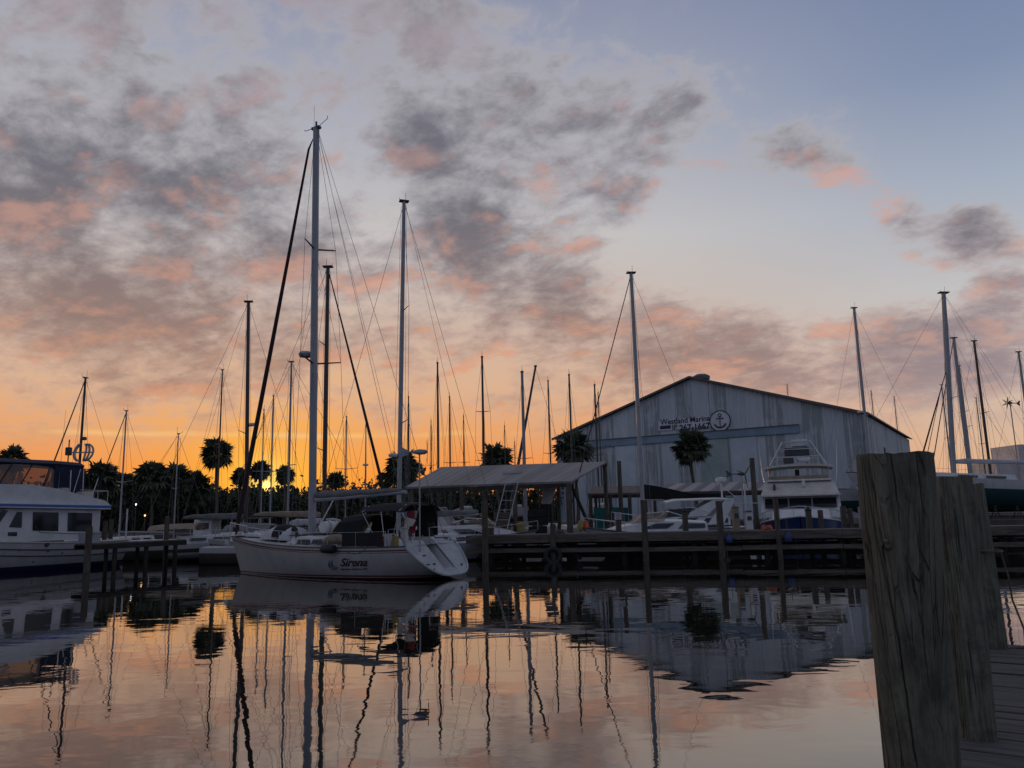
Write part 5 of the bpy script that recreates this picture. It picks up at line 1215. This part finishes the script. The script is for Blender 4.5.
# ------------------------------------------------------------------ motor cruisers
def cruiser(label, bow_px, Y, head, L, B, hull='hull_plain', name='cabin_cruiser', arch=True, fb=1.0, hard=False):
    bx = XAT(bow_px, Y, 1.3); h = R(head); d = Vector((math.cos(h), math.sin(h), 0))
    root = thing(name, label, 'motor boat', Vector((bx, Y, 0)) - d * L, h, 'white motor boats behind the long dock')
    rings = hull_rings(L, B, fb * 0.95, fb * 1.35, over=1.3, rev=-0.1, stern_w=0.93, n=18, m=8, fine=2.3)
    make_hull(rings, hull, root); make_deck(rings, 'white', root)
    for s in (1, -1): MB().tube([Vector((r[0].x, s * (r[0].y + 0.01), r[0].z - 0.05)) for r in rings], 0.035, 5).build('rub_rail', 'darkgrey', root)
    z = fb * 1.08
    # long low coachroof rising to the windscreen
    rr = []
    for x, w, t in ((L * 0.86, 0.35, 0.06), (L * 0.74, 0.62, 0.34), (L * 0.60, 0.72, 0.55), (L * 0.50, 0.74, 0.66), (L * 0.30, 0.72, 0.62), (L * 0.12, 0.72, 0.5)):
        w *= B; rr.append([(x, w / 2, z - 0.05), (x, w / 2 * 0.86, z + t * 0.8), (x, w / 2 * 0.5, z + t), (x, -w / 2 * 0.5, z + t), (x, -w / 2 * 0.86, z + t * 0.8), (x, -w / 2, z - 0.05)])
    MB().loft(rr).build('coachroof', 'white', root, smooth=True)
    # wrapped windscreen
    w = B * 0.36
    ws = MB().loft([[(L * 0.66, -w * 0.7, z + 0.45), (L * 0.68, 0, z + 0.47), (L * 0.66, w * 0.7, z + 0.45), (L * 0.44, w, z + 0.55)], [(L * 0.54, -w * 0.62, z + 0.98), (L * 0.56, 0, z + 1.02), (L * 0.54, w * 0.62, z + 0.98), (L * 0.40, w * 0.92, z + 1.05)]], close=False, cap=False).build('windscreen', 'isinglass' if not hard else 'glass', root, smooth=True)
    MB().tube([(L * 0.54, -w * 0.62, z + 0.99), (L * 0.56, 0, z + 1.03), (L * 0.54, w * 0.62, z + 0.99), (L * 0.40, w * 0.92, z + 1.06), (L * 0.28, w * 0.95, z + 0.75)], 0.035, 5).build('windscreen_frame', 'white', root)
    for s in (1, -1):
        MB().prism([(L * 0.62, s * B * 0.345, z + 0.12), (L * 0.42, s * B * 0.36, z + 0.14), (L * 0.36, s * B * 0.335, z + 0.42), (L * 0.50, s * B * 0.325, z + 0.42)], (0, s * 0.025, 0)).build('side_window', 'glass', root)
        MB().prism([(L * 0.34, s * B * 0.36, z + 0.12), (L * 0.14, s * B * 0.36, z + 0.12), (L * 0.14, s * B * 0.335, z + 0.36), (L * 0.30, s * B * 0.332, z + 0.40)], (0, s * 0.025, 0)).build('side_window', 'glass', root)
    if arch:
        ar = MB()
        for s in (1, -1):
            MB().prism([(L * 0.30, s * B * 0.40, z), (L * 0.18, s * B * 0.40, z), (L * 0.08, s * B * 0.36, z + 1.45), (L * 0.15, s * B * 0.36, z + 1.5)], (0, -s * 0.12, 0)).build('arch_leg', 'white', root)
        MB().box((L * 0.115, 0, z + 1.48), (0.5, B * 0.74, 0.12)).build('arch_top', 'white', root, bevel=0.03)
    if hard:
        rr = []
        for x, dz in ((L * 0.60, -0.12), (L * 0.52, 0.0), (L * 0.2, 0.03), (L * 0.12, 0.0)): rr.append([(x, w * 0.98, z + 1.52 + dz), (x, 0, z + 1.62 + dz), (x, -w * 0.98, z + 1.52 + dz), (x, -w * 0.98, z + 1.46 + dz), (x, w * 0.98, z + 1.46 + dz)])
        MB().loft(rr).build('hardtop', 'white', root, smooth=True)
        for s in (1, -1): MB().prism([(L * 0.48, s * w * 0.95, z + 0.5), (L * 0.30, s * w * 0.95, z + 0.5), (L * 0.16, s * w * 0.95, z + 1.5), (L * 0.24, s * w * 0.95, z + 1.5)], (0, -s * 0.06, 0)).build('hardtop_strut', 'white', root)
    pts = []
    for k in range(6):
        p = sheer_at(rings, L * (0.55 + 0.09 * k)); pts.append((p.x, p.y - 0.05, p.z + 0.5)); MB().tube([(p.x, p.y - 0.05, p.z), (p.x, p.y - 0.05, p.z + 0.5)], 0.014, 4).build('rail_post', 'steel', root); MB().tube([(p.x, -p.y + 0.05, p.z), (p.x, -p.y + 0.05, p.z + 0.5)], 0.014, 4).build('rail_post', 'steel', root)
    bq = rings[-1][0]; MB().tube(pts + [(bq.x - 0.1, 0, bq.z + 0.5)] + [(a, -b_, c) for a, b_, c in pts[::-1]], 0.018, 5).build('bow_rail', 'steel', root)
    return root
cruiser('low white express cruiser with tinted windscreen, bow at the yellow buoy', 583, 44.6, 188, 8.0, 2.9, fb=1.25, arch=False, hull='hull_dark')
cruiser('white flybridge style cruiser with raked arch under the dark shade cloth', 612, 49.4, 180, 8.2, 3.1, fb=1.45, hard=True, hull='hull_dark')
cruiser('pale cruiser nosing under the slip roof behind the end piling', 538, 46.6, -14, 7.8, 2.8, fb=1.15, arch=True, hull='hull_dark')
cruiser('small white cuddy boat stored under the middle of the slip roof', 524, 53.0, -8, 6.5, 2.4, fb=1.4, arch=True)

# ------------------------------------------------------------------ sport fishing boat seen bow on
def sportfisher():
    Y = 47.0; x = XAT(799, 50.0, 2); o = Vector((XAT(803, 61, 2), 61.0, 0)); bow = Vector((XAT(800, Y, 2), Y, 0)); d = bow - o; L = d.length; h = math.atan2(d.y, d.x)
    root = thing('sport_fishing_boat', 'white sport fishing boat with blue hull and tuna tower, bow towards us', 'motor yacht', o, h)
    rings = hull_rings(L, 5.4, 1.25, 1.95, over=1.4, rev=0, stern_w=0.9, n=18, m=8, fine=3.4)
    make_hull(rings, 'hull_blue', root); make_deck(rings, 'white', root)
    for s in (1, -1): MB().tube([Vector((r[0].x, s * (r[0].y + 0.01), r[0].z)) for r in rings], 0.06, 5).build('gunwale', 'white', root)
    def loft(name, secs, m):
        rr = [[(x0, -w * .5, z0), (x1, -w * .44, z1), (x1, w * .44, z1), (x0, w * .5, z0), (xb, w * .5, z0), (xb2, w * .44, z1), (xb2, -w * .44, z1), (xb, -w * .5, z0)] for x0, x1, w, z0, z1, xb, xb2 in secs]
        return rr
    def block(name, xf0, xf1, xb, w0, w1, z0, z1, m):
        return MB().loft([[(xf0, -w0 / 2, z0), (xf0, w0 / 2, z0), (xb, w0 / 2, z0), (xb, -w0 / 2, z0)], [(xf1, -w1 / 2, z1), (xf1, w1 / 2, z1), (xb, w1 / 2, z1), (xb, -w1 / 2, z1)]]).build(name, m, root, bevel=0.03)
    block('trunk_cabin', L * 0.80, L * 0.72, 2.5, 3.6, 3.4, 1.5, 2.35, 'white')
    block('deckhouse', L * 0.66, L * 0.60, 3.0, 5.1, 4.9, 1.8, 3.22, 'white')
    # dark wrap windscreen
    for a, e in ((-2.25, -0.78), (-0.70, 0.70), (0.78, 2.25)):
        MB().prism([(L * 0.638 + 0.02, a, 2.45), (L * 0.638 + 0.02, e, 2.45), (L * 0.606 + 0.02, e, 3.08), (L * 0.606 + 0.02, a, 3.08)], (0.05, 0, 0)).build('windscreen', 'glass', root)
    MB().box((L * 0.625, 0, 3.26), (0.5, 5.15, 0.09), 0).build('brow', 'cream', root)
    block('flybridge_front', L * 0.625, L * 0.52, 3.2, 5.0, 4.4, 3.3, 4.24, 'cream')
    MB().box((L * 0.50, 0, 4.31), (1.2, 4.2, 0.12)).build('flybridge_coaming', 'white', root, bevel=0.03); MB().box((L * 0.49, 0, 4.5), (0.9, 3.9, 0.26)).build('venturi_screen', 'tancloth', root)
    MB().box((L * 0.52 + 0.75, 0.3, 4.1), (0.2, 0.2, 0.55)).build('search_light', 'white', root, bevel=0.04)
    MB().box((L * 0.575, -1.6, 3.85), (0.4, 0.16, 0.4)).build('emblem', 'darkgrey', root)
    hl = P(800, 462, 52).z
    arc_canvas(3.6, L * 0.52, 4.6, 0, hl, 0.12, thick=0.12).build('hardtop', 'cream', root, smooth=True)
    for s in (1, -1):
        for xx in (4.0, L * 0.47): MB().tube([(xx, s * 1.95, 4.2), (xx, s * 2.0, hl - 0.1)], 0.045, 6).build('hardtop_post', 'alu', root)
    MB().box((L * 0.36, -0.1, 4.7), (0.5, 0.3, 0.9)).build('helm', 'darkgrey', root, bevel=0.04)
    tz = P(800, 437, 52).z; tx = 5.2
    for s in (1, -1):
        for q in (-1, 1): MB().tube([(tx + q * 1.6, s * 1.9, hl - 0.05), (tx + q * 0.55, s * 0.95, tz)], 0.04, 6).build('tower_leg', 'alu', root)
    for f in (0.33, 0.66, 1.0):
        z = hl + (tz - hl) * f; a = 1.9 - 0.95 * f; q = 1.6 - 1.05 * f
        MB().tube([(tx + q, -a, z), (tx + q, a, z), (tx - q, a, z), (tx - q, -a, z), (tx + q, -a, z)], 0.03, 5).build('tower_ring', 'alu', root)
    z1 = P(800, 448, 52).z
    MB().box((tx, 0, z1), (1.0, 1.7, 0.62)).build('tower_belly_band', 'darkgrey', root, bevel=0.05)
    MB().box((tx, 0.2, P(800, 437, 52).z - 0.1), (0.7, 1.1, 0.5)).build('tower_console', 'white', root, bevel=0.05)
    MB().lathe([(0.03, -0.15), (0.45, -0.14), (0.5, 0), (0.4, 0.14), (0.03, 0.17)], (tx + 0.8, 0.4, hl + 0.35), 14).build('radar_dome', 'white', root, smooth=True)
    MB().box((tx + 0.9, -0.6, hl + 0.3), (0.6, 0.7, 0.4)).build('spot_lights', 'darkgrey', root, bevel=0.05)
    for s in (1, -1):
        MB().tube([(4.4, s * 2.25, 3.2), (3.6, s * 2.6, 5.0), (2.6, s * 2.8, 7.2)], [0.04, 0.035, 0.012], 5).build('outrigger', 'alu', root)
    for s in (-1.4, 1.0): MB().tube([(4.6, s, hl), (4.5, s, hl + 2.6)], [0.02, 0.008], 5).build('aerial', 'white', root)
    pts = []
    for k in range(6):
        p = sheer_at(rings, L * (0.62 + 0.07 * k)); pts.append((p.x, p.y - 0.08, p.z + 0.62))
        for s in (1, -1): MB().tube([(p.x, s * (p.y - 0.08), p.z), (p.x, s * (p.y - 0.08), p.z + 0.62)], 0.018, 5).build('rail_post', 'steel', root)
    bq = rings[-1][0]; MB().tube(pts + [(bq.x - 0.05, 0, bq.z + 0.6)] + [(a, -b_, c) for a, b_, c in pts[::-1]], 0.025, 5).build('bow_rail', 'steel', root)
sportfisher()

# stands under the long hauled out yacht, and yard clutter
for k, px in enumerate((848, 872, 996, 1018)):
    x = XAT(px, 61.2, 1.5); st = thing('boat_stand', 'rusty boat stand propping the long hauled out yacht', 'boat stand', (x, 61.2, GZ), 0, 'stands under the hauled out yacht')
    for q in (0, 2.1, 4.2): MB().tube([(0, 0, 0.95), (0.4 * math.cos(q), 0.4 * math.sin(q), 0)], 0.035, 5).build('leg', 'darkmast', st)
    MB().box((0, 0.1, 1.0), (0.3, 0.3, 0.06)).build('pad', 'trunk', st)
# inflatable dinghy left of the yacht bow
dg = thing('inflatable_dinghy', 'dark grey inflatable dinghy floating between the finger pier and the yacht bow', 'dinghy', (XAT(196, 50.2, 0.5), 50.2, 0), R(8))
MB().tube([(-1.5, -0.7, 0.3), (0.6, -0.7, 0.34), (1.3, -0.45, 0.45), (1.6, 0, 0.52), (1.3, 0.45, 0.45), (0.6, 0.7, 0.34), (-1.5, 0.7, 0.3)], 0.22, 9).build('tube', 'darkgrey', dg, smooth=True); MB().box((-0.2, 0, 0.16), (2.6, 1.1, 0.08)).build('floor', 'darkgrey', dg); MB().box((-1.45, 0, 0.36), (0.1, 1.2, 0.45)).build('transom', 'trunk', dg); MB().box((-0.3, 0, 0.42), (0.25, 1.2, 0.05)).build('thwart', 'trunk', dg)
# things stored under and beside the slip roof
def ladder(label, a, b_, w=0.42, n=7):
    a, b_ = Vector(a), Vector(b_); o = thing('boarding_ladder', label, 'ladder', (a.x, a.y, a.z), 0); d = b_ - a; sd = Vector((w, 0, 0))
    for s in (0, 1): MB().tube([sd * s, d + sd * s], 0.03, 5).build('rail', 'alupale', o)
    for k in range(1, n): MB().tube([d * (k / n), d * (k / n) + sd], 0.02, 4).build('rung', 'alupale', o)
ladder('pale boarding ladder leaning under the front beam of the slip roof', P(494, 530, 45.2), P(506, 482, 47.2), 0.75, 5)
for k, (px, Y, w, hh, m_, lb) in enumerate(((502, 48.4, 0.9, 1.4, 'trunk', 'dark stack of crab traps left of the yellow drum'), (538, 49.2, 1.0, 1.5, 'blackcloth', 'black covered stack of gear right of the yellow drum'))):
    s = thing('gear_stack', lb, 'gear stack', (XAT(px, Y, 1.4), Y, 1.1), 0.2 * k, 'gear stacked under the slip roof')
    MB().box((0, 0, 0.06), (w * 1.2, w * 1.1, 0.12)).build('pallet', 'timber', s)
    for j in range(3): MB().box((0.05 * (j % 2), 0, 0.12 + hh * (j + 0.5) / 3), (w, w * 0.9, hh / 3 - 0.04), 0.1 * j).build('trap', m_, s, bevel=0.04)
dr = thing('drum', 'yellow drum standing on the catwalk under the slip roof', 'drum', (XAT(521, 48.6, 1.4), 48.6, 1.1), 0)
MB().lathe([(0.02, 0), (0.3, 0), (0.3, 0.29), (0.32, 0.31), (0.3, 0.33), (0.3, 0.6), (0.32, 0.62), (0.3, 0.64), (0.3, 0.92), (0.02, 0.92)], (0, 0, 0), 16).build('shell', 'yellow', dr, smooth=True); MB().lathe([(0.02, 0), (0.05, 0), (0.05, 0.03), (0.01, 0.035)], (0.15, 0, 0.92), 8).build('bung', 'black', dr)
cw = thing('catwalk', 'low timber catwalk under the slip roof behind the long dock', 'dock', (XAT(520, 48.6, 1.1), 48.6, 0), 0)
MB().box((0, 0, 1.05), (7.5, 1.7, 0.1)).build('deck', 'timber', cw); MB().box((0, -0.88, 0.9), (7.5, 0.08, 0.26)).build('fascia_board', 'darktimber', cw)
for x_ in (-3.4, 0.2, 3.4): MB().tube([(x_, 0, -1.5), (x_, 0, 1.0)], 0.15, 8).build('support_post', 'darktimber', cw)
ht = thing('stored_hardtop', 'pale boat hardtop propped on edge under the right end of the slip roof', 'boat part', (P(541, 503, 52).x, 52, 0), 0)
p0 = [P(*q) - Vector((ht.location.x, 0, 0)) for q in ((541, 504, 52), (551, 504, 52), (557, 487, 53), (544, 486, 53))]
MB().prism([(p.x, p.y - 52, p.z) for p in p0], (0, 0.12, 0.04)).build('shell', 'white', ht, bevel=0.03)
for k in (0, 1): MB().tube([(p0[k].x, p0[k].y - 51.9, p0[k].z), (p0[k].x, 0.1, 0.2)], 0.05, 5).build('prop', 'darktimber', ht)
wb = thing('workboat', 'small workboat with pale pilot house and canopy beyond the finger pier end', 'motor boat', (XAT(222, 60, 1), 60, 0), R(175))
wr = hull_rings(7.5, 2.6, 0.9, 1.3, over=0.5, stern_w=0.9); 
make_hull([[p - Vector((3.75, 0, 0)) for p in r] for r in wr], 'hull_dark', wb); make_deck([[p - Vector((3.75, 0, 0)) for p in r] for r in wr], 'deck', wb)
MB().box((1.2, 0, 1.75), (1.5, 1.7, 1.7), 0, 0.92).build('pilot_house', 'white', wb, bevel=0.04); MB().box((-1.0, 0, 2.62), (5.0, 2.2, 0.08)).build('canopy', 'greycloth', wb)
for s in (1, -1):
    MB().box((1.2, s * 0.84, 2.1), (1.0, 0.04, 0.5)).build('window', 'glass', wb)
    for xx in (-3.3, -1.2): MB().tube([(xx, s * 1.0, 0.8), (xx, s * 1.0, 2.6)], 0.03, 5).build('canopy_post', 'steel', wb)
for k, (px, w, hh, m_, lb) in enumerate(((118, 0.7, 0.55, 'greyhull', 'grey dock box on the finger pier nearest the trawler'),)):
    x_ = XAT(px, 44.0, 1.5); u = (x_ - pa.x) / pv.x; q = pa + pv * u + Vector((-pv.y, pv.x, 0)).normalized() * 0.75
    bx_ = thing('dock_box', lb, 'dock box', (q.x, q.y, 1.455), fp.rotation_euler.z, 'dock boxes on the finger pier')
    MB().box((0, 0, hh / 2), (w * 1.4, w * 0.7, hh)).build('body', m_, bx_, bevel=0.03); MB().box((0, 0, hh + 0.04), (w * 1.46, w * 0.76, 0.08), 0, 0.9).build('lid', m_, bx_)
# dock lamps that are lit at dusk on the far left quay
def quay_lamp(label, px, py, Y, colr, e):
    p = P(px, py, Y); o = thing('quay_lamp', label, 'lamp', (p.x, p.y, 0), 0, 'lit lamps on the far left quay')
    m = bpy.data.materials.new('lamp_glow'); m.use_nodes = True; b = m.node_tree.nodes['Principled BSDF']; b.inputs['Emission Color'].default_value = (*colr, 1); b.inputs['Emission Strength'].default_value = e
    MB().tube([(0, 0, 0.6), (0, 0, p.z - 0.1)], 0.04, 6).build('post', 'darkmast', o); MB().lathe([(0.03, -0.08), (0.06, -0.06), (0.07, 0.03), (0.04, 0.08)], (0, 0, p.z), 10).build('globe', m, o, smooth=True); MB().lathe([(0.13, 0.1), (0.05, 0.16), (0.01, 0.17)], (0, 0, p.z), 10).build('cap', 'darkgrey', o)
quay_lamp('small bluish white lamp left of the fan palms', 136, 504.5, 74, (0.75, 0.85, 1.0), 3.5)
quay_lamp('small warm lamp low over the finger pier', 145, 515.5, 70, (1.0, 0.6, 0.25), 2.5)

# ------------------------------------------------------------------ palms and trees
def palm_crown(seed, r, nf=66, leaflets=13):
    rnd = random.Random(seed); mb = MB(); nf = rnd.choice((72, 84, 96)); drp = rnd.uniform(0.05, 0.3); low = rnd.uniform(1.85, 2.0); gap = rnd.uniform(0, 6.28)
    for i in range(nf):
        az = i * 2.39996 + rnd.uniform(-0.3, 0.3); u = (i + 0.5) / nf
        el = math.asin(max(-0.95, min(0.98, 1.0 - low * u + rnd.uniform(-0.16, 0.16)))); ln = r * rnd.uniform(0.36, 0.60) * (0.78 if math.cos(az - gap) > 0.8 else 1.0)
        d = Vector((math.cos(az) * math.cos(el), math.sin(az) * math.cos(el), math.sin(el)))
        sd = Vector((-math.sin(az), math.cos(az), 0)); nv = d.cross(sd)
        base = d * ln
        mb.add([nv * 0.012 * r + sd * 0.012 * r, -sd * 0.012 * r, base], [(0, 1, 2)])
        fr = r * rnd.uniform(0.40, 0.58); tw = rnd.uniform(-0.6, 0.6); s2 = sd * math.cos(tw) + nv * math.sin(tw); n2 = d.cross(s2)
        for k in range(leaflets):
            a = R(-120 + 240 * k / (leaflets - 1) + rnd.uniform(-5, 5))
            e = (d * math.cos(a) + s2 * math.sin(a)); L_ = fr * (0.8 + 0.2 * math.cos(a)) * rnd.uniform(0.85, 1.1)
            w = (s2 * math.cos(a) - d * math.sin(a)) * 0.06 * r + n2 * 0.02 * r
            mid = base + e * L_ * 0.5; tip = base + e * L_ + Vector((0, 0, -L_ * rnd.uniform(0.05, 0.25 + drp)))
            mb.add([base, mid + w, tip, mid - w], [(0, 1, 2, 3)])
    return mb
def palm(label, px, pc, Y, r, seed, lean=0.15, skirt=True):
    c = P(px, pc, Y); root = thing('palm_tree', label, 'palm tree', (c.x, Y, GZ - 0.05), 0, 'cabbage palms on the far shore')
    H = c.z - GZ
    MB().tube([(lean * math.sin(k), 0.1 * k, H * k / 6) if 0 < k < 6 else ((0.2 * lean, 0, 0) if k == 0 else (0, 0, H)) for k in range(7)], [0.24, 0.19, 0.17, 0.165, 0.16, 0.17, 0.20], 9).build('trunk', 'trunk', root, smooth=True)
    cr = palm_crown(seed, r).build('crown', 'frond', root); cr.location = (0, 0, H); cr.rotation_euler = (0.05, 0.04, seed * 1.3)
    if skirt:
        rnd = random.Random(seed + 50); sk = MB()
        for k in range(26):
            a = rnd.uniform(0, 6.28); l = r * rnd.uniform(0.45, 0.8); e = Vector((math.cos(a) * 0.42, math.sin(a) * 0.42, -0.9)); sd = Vector((-math.sin(a), math.cos(a), 0))
            sk.add([e * 0.1, e * l * 0.6 + sd * 0.10 * r, e * l, e * l * 0.6 - sd * 0.10 * r], [(0, 1, 2, 3)])
        k_ = sk.build('dead_fronds', 'trunk', root); k_.location = (0, 0, H)
    return root
pl_ = [(217, 453, 80, 2.0, 'tall palm with round crown left of the yacht mast'), (13, 459, 90, 1.9, 'palm showing over the trawler windscreen at the left edge'), (260, 470, 92, 1.5, 'palm silhouetted against the low sun'), (285, 474, 96, 1.5, 'palm just right of the low sun'),
       (403, 468, 84, 2.5, 'bushy palm behind the tall silver mast'), (497, 459, 83, 2.2, 'palm crown peeping over the slip roof'), (575, 448, 81, 2.5, 'broad palm at the left corner of the warehouse'), (692, 446, 80, 2.25, 'palm with bare trunk in front of the warehouse sign'),
       (152, 478, 86, 2.5, 'fan palm at the left of the bushy clump'), (174, 480, 88, 2.4, 'fan palm in the middle of the bushy clump'), (197, 486, 90, 2.2, 'low fan palm at the right of the bushy clump'), (100, 478, 88, 2.6, 'palm behind the trawler flybridge rail'), (121, 486, 92, 2.2, 'small palm beyond the slim raked mast'), (240, 476, 94, 1.4, 'small palm left of the low sun'), (336, 480, 96, 1.4, 'low palm between the yacht mast and the far masts'), (386, 480, 95, 1.4, 'low palm left of the bushy palm')]
for k, (px, pc, Y, r, lb) in enumerate(pl_): palm(lb, px, pc, Y, r, k + 3, skirt=(k % 2 == 0 or px in (217, 692, 575)))

def leafy(label, px, Y, w, h, seed, trunk_h=0.9, n=4200):
    w *= 1.35; h *= 1.25
    rnd = random.Random(seed); root = thing('broadleaf_tree', label, 'tree', (XAT(px, Y, 3), Y, GZ - 0.05), 0, 'dark trees along the far shore')
    MB().tube([(0, 0, 0), (0.1, 0, trunk_h), (-0.1, 0.1, trunk_h + h * 0.5)], [0.25, 0.18, 0.08], 7).build('trunk', 'trunk', root)
    for k in range(4):
        a = k * 1.7; MB().tube([(0.05, 0, trunk_h * 0.9), (math.cos(a) * w * 0.2, math.sin(a) * w * 0.2, trunk_h + h * 0.3), (math.cos(a) * w * 0.36, math.sin(a) * w * 0.36, trunk_h + h * 0.55)], [0.12, 0.08, 0.03], 6).build('limb', 'trunk', root)
    mb = MB(); cl = [(rnd.uniform(-0.42, 0.42) * w, rnd.uniform(-0.4, 0.4) * w, trunk_h + h * rnd.uniform(0.15, 0.85), rnd.uniform(0.12, 0.24) * w) for _ in range(22)]
    for i in range(n):
        x, y, z, r = cl[i % len(cl)]; d = Vector((rnd.gauss(0, 1), rnd.gauss(0, 1), rnd.gauss(0, 0.8))).normalized() * r * rnd.uniform(0.55, 1.1)
        c = Vector((x, y, z)) + d; a = Vector((rnd.gauss(0, 1), rnd.gauss(0, 1), rnd.gauss(0, 1))).normalized(); b = a.orthogonal().normalized(); s = rnd.uniform(0.14, 0.36)
        mb.add([c + a * s, c + b * s * 0.6, c - a * s, c - b * s * 0.6], [(0, 1, 2, 3)])
    mb.build('crown', 'leaf', root); return root
for k, (px, Y, w, h, lb) in enumerate([(-14, 100, 7, 4.6, 'dark tree at the left edge behind the trawler'), (40, 104, 8, 4.2, 'dark tree right behind the trawler flybridge'), (78, 100, 6, 4.6, 'dark tree beneath the ringed wind charger'), (132, 106, 7, 3.8, 'dark tree between the raked mast and the fan palms'), (166, 100, 8, 4.4, 'dark round tree filling the bushy clump'),
        (212, 104, 7, 3.3, 'low dark tree under the tall palm'), (246, 106, 6, 3.2, 'low dark tree left of the sun under the thick mast'), (267, 103, 5, 3.5, 'low dark tree against which the sun is sinking'), (302, 106, 6, 2.6, 'low dark shrub right of the sun'), (322, 104, 7, 3.0, 'low dark tree behind the yacht mast'), (350, 106, 7, 3.4, 'low dark tree right of the dark mast'), (378, 104, 6, 2.8, 'low dark shrub left of the bushy palm'), (420, 102, 8, 3.2, 'dark tree behind the left end of the slip roof'), (470, 104, 9, 3.0, 'dark tree hidden by the slip roof beam'), (540, 103, 9, 3.0, 'dark tree beyond the wharf clutter left of the warehouse')]):
    leafy(lb, px, Y, w, h, 100 + k)
hd = MB(); rnd = random.Random(5)
for i in range(16000):
    x = rnd.uniform(-95, 10); c = Vector((x, 112 + rnd.uniform(0, 6), GZ + abs(rnd.gauss(0, 0.5)) * (3.6 + 4.2 * mnoise.noise(Vector((x * 0.12, 3, 1))))))
    a = Vector((rnd.gauss(0, 1), rnd.gauss(0, 1), rnd.gauss(0, 1))).normalized(); b = a.orthogonal().normalized(); s = rnd.uniform(0.25, 0.55)
    hd.add([c + a * s, c + b * s * 0.6, c - a * s, c - b * s * 0.6], [(0, 1, 2, 3)])
tag(hd.build('undergrowth', 'leaf'), kind='stuff')
